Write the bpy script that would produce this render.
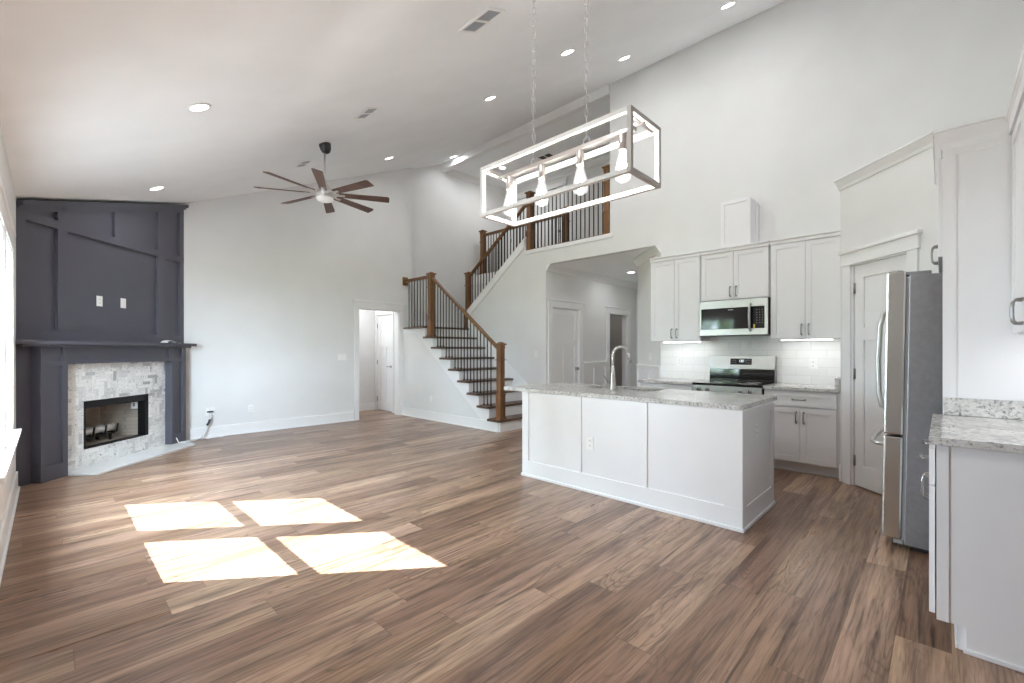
import bpy, bmesh, math, random
from mathutils import Matrix, Vector
random.seed(7)
PI = math.pi
S2 = math.sqrt(2)
for _o in list(bpy.data.objects):
    bpy.data.objects.remove(_o)
SC = bpy.context.scene
COL = SC.collection

# ------------------------------------------------------------------ camera
EYE = 1.32
cam_d = bpy.data.cameras.new('camera')
cam_d.sensor_width = 36.0
cam_d.lens = 447.0 * 36.0 / 1024.0
cam_d.shift_y = 9.5 / 1024.0
cam_d.clip_start = 0.02
cam = bpy.data.objects.new('camera', cam_d)
COL.objects.link(cam)
cam.location = (0, 0, EYE)
cam.rotation_euler = (PI / 2, 0, -math.radians(90 - 43.93))
SC.camera = cam

# ------------------------------------------------------------------ exposure, sky, sun, window light
SC.view_settings.view_transform = 'Standard'
SC.view_settings.look = 'None'
SC.view_settings.gamma = 1.0
SC.view_settings.use_curve_mapping = False
SC.view_settings.exposure = 0.13
SC.cycles.max_bounces = 20
SC.cycles.diffuse_bounces = 14
SC.cycles.glossy_bounces = 6
SC.cycles.transparent_max_bounces = 16
SC.cycles.caustics_reflective = False
SC.cycles.caustics_refractive = False
SC.cycles.sample_clamp_indirect = 6.0

SKY_STRENGTH = 58.0
SUN_STRENGTH = 60.0
CAN_W = 8.2
BULB_W = 13.0
LED_W = 0.7

world = bpy.data.worlds.new('sky')
SC.world = world
world.use_nodes = True
_bg = world.node_tree.nodes['Background']
_bg.inputs[0].default_value = (0.75, 0.90, 1.06, 1)
_bg.inputs[1].default_value = SKY_STRENGTH

SUN_DIR = Vector((1.0, -0.805, -1.284 * 0.81))
sun_d = bpy.data.lights.new('sun', 'SUN')
sun_d.energy = SUN_STRENGTH
sun_d.angle = 0.006
sun_d.color = (0.98, 0.98, 1.0)
sun = bpy.data.objects.new('sun', sun_d)
COL.objects.link(sun)
sun.rotation_euler = SUN_DIR.to_track_quat('-Z', 'Y').to_euler()
sun.location = (-4, 6, 8)


def area_light(name, loc, direction, sx, sy, watts, color=(1, 1, 1), shape='RECTANGLE', parent=None):
    d = bpy.data.lights.new(name, 'AREA')
    d.shape = shape
    d.size = sx
    d.size_y = sy
    d.energy = watts
    d.color = color
    o = bpy.data.objects.new(name, d)
    COL.objects.link(o)
    o.location = loc
    o.rotation_euler = Vector(direction).to_track_quat('-Z', 'Y').to_euler()
    return o


DAY = (0.85, 0.925, 1.0)
# portals that guide the sky light through the two windows of the long left wall
for _y in (4.181, 5.2485):
    _p = area_light('window_portal', (-0.365, _y, 1.4), (1, 0, 0), 0.97, 1.60, 1.0)
    _p.data.cycles.is_portal = True


# ------------------------------------------------------------------ materials
def new_mat(name):
    m = bpy.data.materials.new(name)
    m.use_nodes = True
    nt = m.node_tree
    return m, nt, nt.nodes['Principled BSDF']


def N(nt, kind, **inputs):
    n = nt.nodes.new(kind)
    for k, v in inputs.items():
        if k.startswith('_'):
            setattr(n, k[1:], v)
    return n


def math_node(nt, op, a, b=None, c=None):
    n = nt.nodes.new('ShaderNodeMath')
    n.operation = op
    for i, v in enumerate((a, b, c)):
        if v is None:
            continue
        if isinstance(v, (int, float)):
            n.inputs[i].default_value = v
        else:
            nt.links.new(v, n.inputs[i])
    return n.outputs[0]


def combine(nt, x, y, z):
    n = nt.nodes.new('ShaderNodeCombineXYZ')
    for i, v in enumerate((x, y, z)):
        if isinstance(v, (int, float)):
            n.inputs[i].default_value = v
        else:
            nt.links.new(v, n.inputs[i])
    return n.outputs[0]


def ramp(nt, fac, stops, interp='LINEAR'):
    n = nt.nodes.new('ShaderNodeValToRGB')
    cr = n.color_ramp
    cr.interpolation = interp
    while len(cr.elements) < len(stops):
        cr.elements.new(0.5)
    for e, (p, c) in zip(cr.elements, stops):
        e.position = p
        e.color = (c[0], c[1], c[2], 1)
    nt.links.new(fac, n.inputs[0])
    return n.outputs[0]


def mix(nt, fac, a, b, mode='MIX'):
    n = nt.nodes.new('ShaderNodeMix')
    n.data_type = 'RGBA'
    n.blend_type = mode
    n.clamp_factor = True
    for i, v in ((0, fac), (6, a), (7, b)):
        if isinstance(v, (int, float)):
            n.inputs[i].default_value = v
        elif isinstance(v, tuple):
            n.inputs[i].default_value = (v[0], v[1], v[2], 1)
        else:
            nt.links.new(v, n.inputs[i])
    return n.outputs[2]


def noise(nt, vec, scale, detail=3.0, rough=0.5, dist=0.0):
    n = nt.nodes.new('ShaderNodeTexNoise')
    n.inputs['Scale'].default_value = scale
    n.inputs['Detail'].default_value = detail
    n.inputs['Roughness'].default_value = rough
    n.inputs['Distortion'].default_value = dist
    if vec is not None:
        nt.links.new(vec, n.inputs['Vector'])
    return n.outputs['Fac']


def obj_coord(nt):
    return nt.nodes.new('ShaderNodeTexCoord').outputs['Object']


def position(nt):
    return nt.nodes.new('ShaderNodeNewGeometry').outputs['Position']


def bump(nt, bsdf, height, strength, dist=0.002):
    b = nt.nodes.new('ShaderNodeBump')
    b.inputs['Strength'].default_value = strength
    b.inputs['Distance'].default_value = dist
    nt.links.new(height, b.inputs['Height'])
    nt.links.new(b.outputs[0], bsdf.inputs['Normal'])


def paint(name, col, rough, grain=0.0, scale=180.0, vary=0.02):
    m, nt, b = new_mat(name)
    oc = obj_coord(nt)
    f = noise(nt, oc, 2.2, 2.0)
    lo = tuple(c * (1 - vary) for c in col)
    hi = tuple(min(1, c * (1 + vary)) for c in col)
    nt.links.new(ramp(nt, f, [(0.3, lo), (0.7, hi)]), b.inputs['Base Color'])
    b.inputs['Roughness'].default_value = rough
    if grain:
        bump(nt, b, noise(nt, oc, scale, 2.0), grain)
    return m


def metal(name, col, rough, brushed=None, metallic=1.0):
    m, nt, b = new_mat(name)
    b.inputs['Metallic'].default_value = metallic
    oc = obj_coord(nt)
    if brushed:
        mp = nt.nodes.new('ShaderNodeMapping')
        mp.inputs['Scale'].default_value = brushed
        nt.links.new(oc, mp.inputs[0])
        f = noise(nt, mp.outputs[0], 8.0, 3.0)
    else:
        f = noise(nt, oc, 30.0, 2.0)
    nt.links.new(ramp(nt, f, [(0.3, tuple(c * 0.93 for c in col)), (0.7, tuple(min(1, c * 1.05) for c in col))]), b.inputs['Base Color'])
    nt.links.new(ramp(nt, f, [(0.2, (rough * 0.9,) * 3), (0.8, (rough * 1.1,) * 3)]), b.inputs['Roughness'])
    return m


def emit(name, col, strength, base=(0.9, 0.9, 0.9)):
    m, nt, b = new_mat(name)
    b.inputs['Base Color'].default_value = (*base, 1)
    b.inputs['Emission Color'].default_value = (*col, 1)
    b.inputs['Emission Strength'].default_value = strength
    return m


def wood(name, dark, light, axis, rough=0.42, scale=1.0):
    m, nt, b = new_mat(name)
    oc = obj_coord(nt)
    mp = nt.nodes.new('ShaderNodeMapping')
    s = [14.0 * scale] * 3
    s[axis] = 1.3 * scale
    mp.inputs['Scale'].default_value = s
    nt.links.new(oc, mp.inputs[0])
    f = noise(nt, mp.outputs[0], 1.6, 5.0, 0.6, 0.8)
    rings = math_node(nt, 'FRACT', math_node(nt, 'MULTIPLY', f, 9.0))
    c1 = ramp(nt, f, [(0.3, dark), (0.68, light)])
    c2 = mix(nt, math_node(nt, 'MULTIPLY', rings, 0.35), c1, dark)
    nt.links.new(c2, b.inputs['Base Color'])
    b.inputs['Roughness'].default_value = rough
    bump(nt, b, f, 0.1)
    return m


def floor_mat():
    m, nt, b = new_mat('plank_floor')
    sep = nt.nodes.new('ShaderNodeSeparateXYZ')
    nt.links.new(position(nt), sep.inputs[0])
    x, y = sep.outputs[0], sep.outputs[1]
    v = math_node(nt, 'DIVIDE', math_node(nt, 'ADD', y, 10 * 0.187 - 0.345), 0.187)
    row = math_node(nt, 'FLOOR', v)
    fy = math_node(nt, 'FRACT', v)
    wn = nt.nodes.new('ShaderNodeTexWhiteNoise')
    wn.noise_dimensions = '1D'
    nt.links.new(row, wn.inputs['W'])
    u = math_node(nt, 'ADD', math_node(nt, 'DIVIDE', x, 1.5), math_node(nt, 'MULTIPLY', wn.outputs['Value'], 11.0))
    colm = math_node(nt, 'FLOOR', u)
    fx = math_node(nt, 'FRACT', u)
    w2 = nt.nodes.new('ShaderNodeTexWhiteNoise')
    w2.noise_dimensions = '2D'
    nt.links.new(combine(nt, row, colm, 0.0), w2.inputs['Vector'])
    pid = w2.outputs['Value']
    w3 = nt.nodes.new('ShaderNodeTexWhiteNoise')
    w3.noise_dimensions = '2D'
    nt.links.new(combine(nt, math_node(nt, 'ADD', row, 31.0), colm, 0.0), w3.inputs['Vector'])
    pid2 = w3.outputs['Value']
    zoff = math_node(nt, 'MULTIPLY', pid, 60.0)
    # broad streaks running along the plank
    g1 = noise(nt, combine(nt, math_node(nt, 'MULTIPLY', x, 0.75), math_node(nt, 'MULTIPLY', y, 9.0), zoff), 1.0, 5.0, 0.62, 0.6)
    # cathedral figure: contour lines of a stretched field
    g2 = noise(nt, combine(nt, math_node(nt, 'MULTIPLY', x, 1.25), math_node(nt, 'MULTIPLY', y, 6.5), math_node(nt, 'ADD', zoff, 9.0)), 1.0, 2.0, 0.45, 0.35)
    ring = math_node(nt, 'ABSOLUTE', math_node(nt, 'SINE', math_node(nt, 'MULTIPLY', g2, 46.0)))
    ring = math_node(nt, 'POWER', math_node(nt, 'SUBTRACT', 1.0, ring), 2.2)
    ringmask = ramp(nt, noise(nt, combine(nt, math_node(nt, 'MULTIPLY', x, 1.1), math_node(nt, 'MULTIPLY', y, 4.0), math_node(nt, 'ADD', zoff, 23.0)), 1.0, 2.0), [(0.46, (0, 0, 0)), (0.62, (1, 1, 1))])
    # fine pores
    g3 = noise(nt, combine(nt, math_node(nt, 'MULTIPLY', x, 3.5), math_node(nt, 'MULTIPLY', y, 85.0), zoff), 1.0, 3.0, 0.6)
    base = ramp(nt, pid2, [(0.0, (0.23, 0.141, 0.095)), (0.35, (0.295, 0.19, 0.131)), (0.7, (0.345, 0.228, 0.16)), (1.0, (0.425, 0.293, 0.21))])
    streak = ramp(nt, g1, [(0.28, (0.42, 0.38, 0.37)), (0.44, (0.84, 0.82, 0.80)), (0.56, (1.06, 1.05, 1.03)), (0.75, (1.18, 1.16, 1.13))])
    c = mix(nt, 1.0, base, streak, 'MULTIPLY')
    c = mix(nt, math_node(nt, 'MULTIPLY', math_node(nt, 'MULTIPLY', ring, ringmask), 0.62), c, (0.075, 0.043, 0.03))
    g4 = noise(nt, combine(nt, math_node(nt, 'MULTIPLY', x, 1.6), math_node(nt, 'MULTIPLY', y, 30.0), math_node(nt, 'ADD', zoff, 41.0)), 1.0, 4.0, 0.65, 0.5)
    c = mix(nt, 1.0, c, ramp(nt, g4, [(0.31, (0.34, 0.31, 0.31)), (0.43, (0.84, 0.83, 0.83)), (0.55, (1.05, 1.05, 1.05)), (0.75, (1.12, 1.12, 1.10))]), 'MULTIPLY')
    g5 = noise(nt, combine(nt, math_node(nt, 'MULTIPLY', x, 0.6), math_node(nt, 'MULTIPLY', y, 5.0), math_node(nt, 'ADD', zoff, 71.0)), 1.0, 2.0)
    c = mix(nt, 0.6, c, mix(nt, 1.0, c, ramp(nt, g5, [(0.35, (1.04, 0.97, 1.02)), (0.65, (1.03, 1.03, 0.90))]), 'MULTIPLY'))
    pores = ramp(nt, g3, [(0.36, (0.55, 0.52, 0.51)), (0.48, (0.95, 0.94, 0.94)), (0.62, (1.08, 1.08, 1.08))])
    c = mix(nt, 0.8, c, mix(nt, 1.0, c, pores, 'MULTIPLY'))
    sy = math_node(nt, 'LESS_THAN', math_node(nt, 'ABSOLUTE', math_node(nt, 'SUBTRACT', fy, 0.5)), 0.4915)
    sx = math_node(nt, 'LESS_THAN', math_node(nt, 'ABSOLUTE', math_node(nt, 'SUBTRACT', fx, 0.5)), 0.4985)
    seam = math_node(nt, 'MULTIPLY', sx, sy)
    c = mix(nt, math_node(nt, 'MULTIPLY', math_node(nt, 'SUBTRACT', 1.0, seam), 0.45), c, (0.09, 0.055, 0.038))
    nt.links.new(c, b.inputs['Base Color'])
    nt.links.new(ramp(nt, g1, [(0.3, (0.34,) * 3), (0.7, (0.27,) * 3)]), b.inputs['Roughness'])
    b.inputs['Specular IOR Level'].default_value = 0.45
    bump(nt, b, math_node(nt, 'ADD', math_node(nt, 'MULTIPLY', seam, 1.0), math_node(nt, 'MULTIPLY', g3, 0.25)), 0.12, 0.0015)
    return m


def granite_mat():
    m, nt, b = new_mat('granite')
    oc = position(nt)
    n1 = noise(nt, oc, 7.0, 5.0, 0.6, 0.9)
    n2 = noise(nt, oc, 55.0, 4.0, 0.7)
    n3 = noise(nt, oc, 19.0, 4.0, 0.65, 1.4)
    c = ramp(nt, n1, [(0.3, (0.45, 0.45, 0.44)), (0.5, (0.64, 0.63, 0.61)), (0.7, (0.75, 0.74, 0.72))])
    sp = ramp(nt, n2, [(0.36, (0.30, 0.30, 0.30)), (0.47, (0.9, 0.9, 0.9)), (0.7, (1.08, 1.08, 1.07))])
    c = mix(nt, 1.0, c, sp, 'MULTIPLY')
    vein = ramp(nt, n3, [(0.27, (1, 1, 1)), (0.34, (0, 0, 0))])
    c = mix(nt, math_node(nt, 'MULTIPLY', vein, 0.85), c, (0.05, 0.05, 0.055))
    nt.links.new(c, b.inputs['Base Color'])
    b.inputs['Roughness'].default_value = 0.14
    return m


def brick_mat(name, c1, c2, mortar, bw, bh, mort, rough, axes, mortar_smooth=0.1, bumpy=0.3):
    m, nt, b = new_mat(name)
    sep = nt.nodes.new('ShaderNodeSeparateXYZ')
    nt.links.new(obj_coord(nt), sep.inputs[0])
    vec = combine(nt, sep.outputs[axes[0]], sep.outputs[axes[1]], 0.0)
    br = nt.nodes.new('ShaderNodeTexBrick')
    nt.links.new(vec, br.inputs['Vector'])
    br.inputs['Scale'].default_value = 1.0
    br.inputs['Brick Width'].default_value = bw
    br.inputs['Row Height'].default_value = bh
    br.inputs['Mortar Size'].default_value = mort
    br.inputs['Mortar Smooth'].default_value = mortar_smooth
    br.inputs['Color1'].default_value = (*c1, 1)
    br.inputs['Color2'].default_value = (*c2, 1)
    br.inputs['Mortar'].default_value = (*mortar, 1)
    nt.links.new(br.outputs['Color'], b.inputs['Base Color'])
    b.inputs['Roughness'].default_value = rough
    bump(nt, b, math_node(nt, 'SUBTRACT', 1.0, br.outputs['Fac']), bumpy, 0.002)
    return m


def mosaic_mat():
    m, nt, b = new_mat('marble_mosaic')
    g = nt.nodes.new('ShaderNodeNewGeometry')
    r = g.outputs['Random Per Island']
    base = ramp(nt, r, [(0.0, (0.44, 0.44, 0.45)), (0.1, (0.66, 0.66, 0.66)), (0.35, (0.79, 0.79, 0.78)), (0.75, (0.86, 0.86, 0.85)), (1.0, (0.90, 0.90, 0.89))])
    off = math_node(nt, 'MULTIPLY', r, 40.0)
    sep = nt.nodes.new('ShaderNodeSeparateXYZ')
    nt.links.new(g.outputs['Position'], sep.inputs[0])
    vec = combine(nt, math_node(nt, 'ADD', sep.outputs[0], off), sep.outputs[1], math_node(nt, 'ADD', sep.outputs[2], off))
    v = noise(nt, vec, 24.0, 5.0, 0.6, 1.8)
    vein = ramp(nt, v, [(0.36, (1, 1, 1)), (0.41, (0, 0, 0))])
    c = mix(nt, math_node(nt, 'MULTIPLY', vein, 0.7), base, (0.17, 0.17, 0.18))
    nt.links.new(c, b.inputs['Base Color'])
    b.inputs['Roughness'].default_value = 0.25
    return m


def glass_mat(name, tint=(1, 1, 1), refl=0.06, glow=0.0):
    m = bpy.data.materials.new(name)
    m.use_nodes = True
    nt = m.node_tree
    nt.nodes.remove(nt.nodes['Principled BSDF'])
    out = nt.nodes['Material Output']
    tr = nt.nodes.new('ShaderNodeBsdfTransparent')
    tr.inputs[0].default_value = (*tint, 1)
    gl = nt.nodes.new('ShaderNodeBsdfGlossy')
    gl.inputs['Roughness'].default_value = 0.02
    em = nt.nodes.new('ShaderNodeEmission')
    em.inputs[1].default_value = glow
    ad = nt.nodes.new('ShaderNodeAddShader')
    lw = nt.nodes.new('ShaderNodeLayerWeight')
    lw.inputs[0].default_value = 0.25
    mx = nt.nodes.new('ShaderNodeMixShader')
    nt.links.new(math_node(nt, 'MULTIPLY_ADD', lw.outputs['Facing'], 0.3, refl), mx.inputs[0])
    nt.links.new(tr.outputs[0], mx.inputs[1])
    nt.links.new(gl.outputs[0], mx.inputs[2])
    nt.links.new(mx.outputs[0], ad.inputs[0])
    nt.links.new(em.outputs[0], ad.inputs[1])
    nt.links.new((ad if glow else mx).outputs[0], out.inputs[0])
    return m


def leaf_mat(name, dark, light):
    m, nt, b = new_mat(name)
    g = nt.nodes.new('ShaderNodeNewGeometry')
    nt.links.new(ramp(nt, g.outputs['Random Per Island'], [(0.0, dark), (1.0, light)]), b.inputs['Base Color'])
    b.inputs['Roughness'].default_value = 0.6
    return m


WALL = paint('wall_paint', (0.745, 0.745, 0.74), 0.9, 0.06)
CEIL = paint('ceiling_paint', (0.90, 0.92, 0.94), 0.95, 0.04)
TRIM = paint('trim_paint', (0.83, 0.83, 0.83), 0.4)
CAB = paint('cabinet_paint', (0.81, 0.81, 0.825), 0.38)
DOORP = paint('door_paint', (0.82, 0.82, 0.82), 0.42)
CHAR = paint('charcoal_paint', (0.085, 0.084, 0.106), 0.42, vary=0.05)
PLATE = paint('plate_plastic', (0.86, 0.86, 0.85), 0.35)
DARKPL = paint('dark_plastic', (0.02, 0.02, 0.022), 0.4)
LOUVRE = paint('louvre_grey', (0.42, 0.43, 0.46), 0.5)
GREYPL = paint('grey_plastic', (0.25, 0.25, 0.26), 0.5)
FLOOR = floor_mat()
GRAN = granite_mat()
TILE = brick_mat('subway_tile', (0.84, 0.84, 0.83), (0.80, 0.80, 0.80), (0.70, 0.70, 0.69), 0.305, 0.1, 0.003, 0.38, (1, 2))
MOSA = mosaic_mat()
GROUT = paint('grout', (0.70, 0.70, 0.69), 0.8)
HEARTHM = paint('hearth_stone', (0.74, 0.74, 0.73), 0.25, vary=0.05)
FIREB = brick_mat('fire_brick', (0.42, 0.36, 0.29), (0.36, 0.31, 0.26), (0.30, 0.27, 0.24), 0.13, 0.05, 0.003, 0.9, (0, 2))
FIREB2 = brick_mat('fire_brick_side', (0.42, 0.36, 0.29), (0.36, 0.31, 0.26), (0.30, 0.27, 0.24), 0.13, 0.05, 0.003, 0.9, (0, 2))
BLACKM = metal('black_steel', (0.02, 0.02, 0.021), 0.45, metallic=0.6)
IRON = metal('baluster_iron', (0.016, 0.015, 0.014), 0.65, metallic=0.2)
OAK = wood('stained_oak', (0.085, 0.036, 0.012), (0.29, 0.135, 0.048), 2)
OAKY = wood('stained_oak_rail', (0.085, 0.036, 0.012), (0.27, 0.125, 0.045), 1)
TREAD = wood('stained_tread', (0.075, 0.043, 0.029), (0.16, 0.096, 0.064), 0)
STEEL = metal('stainless_steel', (0.50, 0.50, 0.495), 0.36, (60.0, 1.0, 60.0))
STEELV = metal('stainless_door', (0.60, 0.60, 0.585), 0.24, (1.0, 60.0, 60.0))
FRSIDE = metal('grey_appliance_side', (0.30, 0.30, 0.315), 0.38, metallic=0.55)
NICKEL = metal('satin_nickel', (0.66, 0.65, 0.63), 0.36)
BRONZE = metal('handle_nickel', (0.33, 0.32, 0.31), 0.3)
HINGEM = metal('hinge_nickel', (0.35, 0.34, 0.33), 0.4)
BLKGLASS = paint('black_glass', (0.012, 0.012, 0.013), 0.06)
LAMPPAINT = paint('lantern_white', (0.80, 0.79, 0.77), 0.45)
CHAINM = paint('chain_white', (0.60, 0.59, 0.585), 0.4)
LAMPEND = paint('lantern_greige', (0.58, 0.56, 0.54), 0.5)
LAMPBAR = metal('lantern_bar', (0.66, 0.62, 0.60), 0.35)
BLADE = wood('fan_blade_walnut', (0.05, 0.021, 0.013), (0.12, 0.05, 0.028), 0, 0.45)
CANBLK = paint('canopy_black', (0.012, 0.012, 0.012), 0.4)
LENS = emit('can_lens', (1, 0.985, 0.96), 9.0)
BULBG = glass_mat('bulb_glass', (1, 1, 1), 0.05, 0.35)
FILAM = emit('bulb_filament', (1, 0.95, 0.86), 30.0)
LEDM = emit('led_strip', (1, 0.99, 0.97), 12.0)
WINGL = glass_mat('window_glass', (0.97, 0.985, 0.98), 0.04)
LAWN = paint('lawn', (0.12, 0.15, 0.07), 0.95, 0.3, 30.0, 0.3)
BARK = paint('bark', (0.10, 0.075, 0.055), 0.9, 0.4, 20.0, 0.2)
LEAF = leaf_mat('leaf', (0.05, 0.10, 0.03), (0.24, 0.33, 0.13))
LOGM = paint('ceramic_log', (0.62, 0.60, 0.58), 0.85, 0.5, 25.0, 0.12)
CABLEW = paint('cable_white', (0.75, 0.75, 0.74), 0.5)
PAPER = paint('paper', (0.82, 0.82, 0.81), 0.7)
YELLOW = paint('yellow_label', (0.8, 0.65, 0.12), 0.5)
DISP = emit('display_digits', (0.75, 0.9, 1.0), 2.0)
MARKW = paint('panel_mark', (0.45, 0.45, 0.46), 0.5)
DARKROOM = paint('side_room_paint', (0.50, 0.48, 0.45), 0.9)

# ------------------------------------------------------------------ mesh builder
W = {}
EYE4 = Matrix.Identity(4)


def frame(x, y, z=0.0, deg=0.0):
    return Matrix.Translation((x, y, z)) @ Matrix.Rotation(math.radians(deg), 4, 'Z')


class MB:
    def __init__(s, M=None):
        s.bm = bmesh.new()
        s.M = M if M is not None else EYE4.copy()

    def absorb(s, t):
        vm = [s.bm.verts.new(v.co) for v in t.verts]
        t.verts.index_update()
        for f in t.faces:
            try:
                nf = s.bm.faces.new([vm[v.index] for v in f.verts])
                nf.smooth = f.smooth
            except ValueError:
                pass
        t.free()

    def box(s, x0, x1, y0, y1, z0, z1, bev=0.0, T=None):
        t = bmesh.new()
        vs = [t.verts.new((x, y, z)) for x in (x0, x1) for y in (y0, y1) for z in (z0, z1)]
        for q in ((0, 1, 3, 2), (4, 6, 7, 5), (0, 4, 5, 1), (2, 3, 7, 6), (0, 2, 6, 4), (1, 5, 7, 3)):
            t.faces.new([vs[i] for i in q])
        bmesh.ops.recalc_face_normals(t, faces=t.faces)
        if bev > 0:
            bmesh.ops.bevel(t, geom=list(t.edges), offset=bev, segments=2, affect='EDGES', profile=0.6)
        if T is not None:
            bmesh.ops.transform(t, matrix=T, verts=t.verts)
        s.absorb(t)
        return s

    def prism(s, pts, axis, a, b, bev=0.0):
        t = bmesh.new()

        def P(p, h):
            if axis == 'x':
                return (h, p[0], p[1])
            if axis == 'y':
                return (p[0], h, p[1])
            return (p[0], p[1], h)
        A = [t.verts.new(P(p, a)) for p in pts]
        B = [t.verts.new(P(p, b)) for p in pts]
        n = len(pts)
        t.faces.new(A)
        t.faces.new(list(reversed(B)))
        for i in range(n):
            t.faces.new((A[i], A[(i + 1) % n], B[(i + 1) % n], B[i]))
        bmesh.ops.recalc_face_normals(t, faces=t.faces)
        if bev:
            bmesh.ops.bevel(t, geom=list(t.edges), offset=bev, segments=2, affect='EDGES')
        big = [f for f in t.faces if len(f.verts) > 4]
        if big:
            bmesh.ops.triangulate(t, faces=big)
        s.absorb(t)
        return s

    def tube(s, path, r, seg=8, closed=False, radii=None, flat=None):
        t = bmesh.new()
        pts = [Vector(p) for p in path]
        n = len(pts)
        rings = []
        up = None
        for i, p in enumerate(pts):
            if closed:
                d = (pts[(i + 1) % n] - pts[i - 1]).normalized()
            else:
                d = (pts[min(i + 1, n - 1)] - pts[max(i - 1, 0)]).normalized()
            if up is None:
                up = Vector((0, 0, 1)) if abs(d.z) < 0.9 else Vector((1, 0, 0))
            side = d.cross(up)
            if side.length < 1e-6:
                up = Vector((0, 1, 0))
                side = d.cross(up)
            side.normalize()
            up = side.cross(d).normalized()
            rr = radii[i] if radii else r
            ring = []
            for k in range(seg):
                a = 2 * PI * k / seg
                ring.append(t.verts.new(p + side * math.cos(a) * rr + up * math.sin(a) * rr * (flat or 1.0)))
            rings.append(ring)
        m = n if closed else n - 1
        for i in range(m):
            A, B = rings[i], rings[(i + 1) % n]
            for k in range(seg):
                f = t.faces.new((A[k], A[(k + 1) % seg], B[(k + 1) % seg], B[k]))
                f.smooth = seg > 5
        if not closed:
            t.faces.new(list(reversed(rings[0])))
            t.faces.new(rings[-1])
        bmesh.ops.recalc_face_normals(t, faces=t.faces)
        s.absorb(t)
        return s

    def cyl(s, p0, p1, r0, r1=None, seg=16):
        return s.tube([p0, p1], r0, seg, radii=[r0, r0 if r1 is None else r1])

    def lathe(s, prof, c=(0, 0, 0), seg=24, T=None, cap=True):
        t = bmesh.new()
        rings = []
        for r, z in prof:
            rings.append([t.verts.new((r * math.cos(2 * PI * k / seg), r * math.sin(2 * PI * k / seg), z)) for k in range(seg)])
        for A, B in zip(rings, rings[1:]):
            for k in range(seg):
                f = t.faces.new((A[k], A[(k + 1) % seg], B[(k + 1) % seg], B[k]))
                f.smooth = True
        if cap:
            t.faces.new(list(reversed(rings[0])))
            t.faces.new(rings[-1])
        bmesh.ops.remove_doubles(t, verts=t.verts, dist=1e-6)
        bmesh.ops.recalc_face_normals(t, faces=t.faces)
        bmesh.ops.transform(t, matrix=Matrix.Translation(c) @ (T or EYE4), verts=t.verts)
        s.absorb(t)
        return s

    def build(s, name, mat, parent=None, label=None):
        bm = s.bm
        bmesh.ops.transform(bm, matrix=s.M, verts=bm.verts)
        if parent is not None:
            Mw = W[parent]
        else:
            xs = [v.co for v in bm.verts]
            lo = [min(c[i] for c in xs) for i in range(3)]
            hi = [max(c[i] for c in xs) for i in range(3)]
            Mw = Matrix.Translation(((lo[0] + hi[0]) / 2, (lo[1] + hi[1]) / 2, lo[2]))
        bmesh.ops.transform(bm, matrix=Mw.inverted(), verts=bm.verts)
        me = bpy.data.meshes.new(name)
        bm.to_mesh(me)
        bm.free()
        me.materials.append(mat)
        o = bpy.data.objects.new(name, me)
        COL.objects.link(o)
        if parent is not None:
            o.parent = parent
        else:
            o.matrix_world = Mw
            o.location = Mw.to_translation()
        W[o] = Mw
        if label:
            o['label'] = label
        return o


def thing(name, label, cat, M, group=None):
    o = bpy.data.objects.new(name, None)
    o.empty_display_size = 0.1
    COL.objects.link(o)
    o.location = M.to_translation()
    o.rotation_euler = M.to_euler()
    W[o] = M
    o['label'] = label
    o['category'] = cat
    if group:
        o['group'] = group
    return o


def tag(o, label, cat, group=None, kind=None):
    o['label'] = label
    o['category'] = cat
    if group:
        o['group'] = group
    if kind:
        o['kind'] = kind
    return o


def struct(o, label, cat):
    return tag(o, label, cat, None, 'structure')


def copy_thing(o, loc, rz=None, label=None):
    c = o.copy()
    COL.objects.link(c)
    c.location = loc
    if rz is not None:
        c.rotation_euler = (0, 0, rz)
    if label:
        c['label'] = label
    for ch in list(o.children):
        d = ch.copy()
        COL.objects.link(d)
        d.parent = c
        for g in list(ch.children):
            e = g.copy()
            COL.objects.link(e)
            e.parent = d
    return c


def zc(x):
    return 2.895 + 0.43 * x


F45 = frame(0, 0, 0, 45)
XL, XK, YB, YR, YN = -0.215, 6.2, 8.05, -0.65, -3.2

# ------------------------------------------------------------------ room shell
o = MB().box(-0.4, 10.2, -3.4, 10.6, -0.12, 0.0).build('floor', FLOOR)
struct(o, 'brown wood plank floor running through the whole room', 'floor')

cm = MB()
cm.prism([(-0.4, zc(-0.4)), (XK + 0.13, zc(XK + 0.13)), (XK + 0.13, zc(XK + 0.13) + 0.15), (-0.4, zc(-0.4) + 0.15)], 'y', -3.4, 8.34)
o = cm.build('ceiling', CEIL)
struct(o, 'smooth white ceiling sloping up toward the kitchen wall', 'ceiling')

wm = MB()
DX0, DX1, DZ = 4.127, 5.007, 2.143
wm.prism([(-0.36, 0), (DX0, 0), (DX0, zc(DX0)), (-0.36, zc(-0.36))], 'y', YB, YB + 0.14)
wm.prism([(DX0, DZ), (DX1, DZ), (DX1, zc(DX1)), (DX0, zc(DX0))], 'y', YB, YB + 0.14)
wm.prism([(DX1, 0), (5.10, 0), (5.10, zc(5.10)), (DX1, zc(DX1))], 'y', YB, YB + 0.14)
wm.prism([(5.10, 1.78), (5.32, 1.78), (5.32, zc(5.32)), (5.10, zc(5.10))], 'y', YB, YB + 0.14)
o = wm.build('wall_back', WALL)
struct(o, 'tall greige back wall between the fireplace and the stairs', 'wall')
wm = MB()
wm.prism([(5.30, 1.78), (10.0, 1.78), (10.0, 5.9), (7.0, 5.9), (5.30, zc(5.3) + 0.05)], 'y', 8.2, 8.34)
o = wm.build('wall_stairwell', WALL)
struct(o, 'greige wall behind the stair landing', 'wall')

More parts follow.
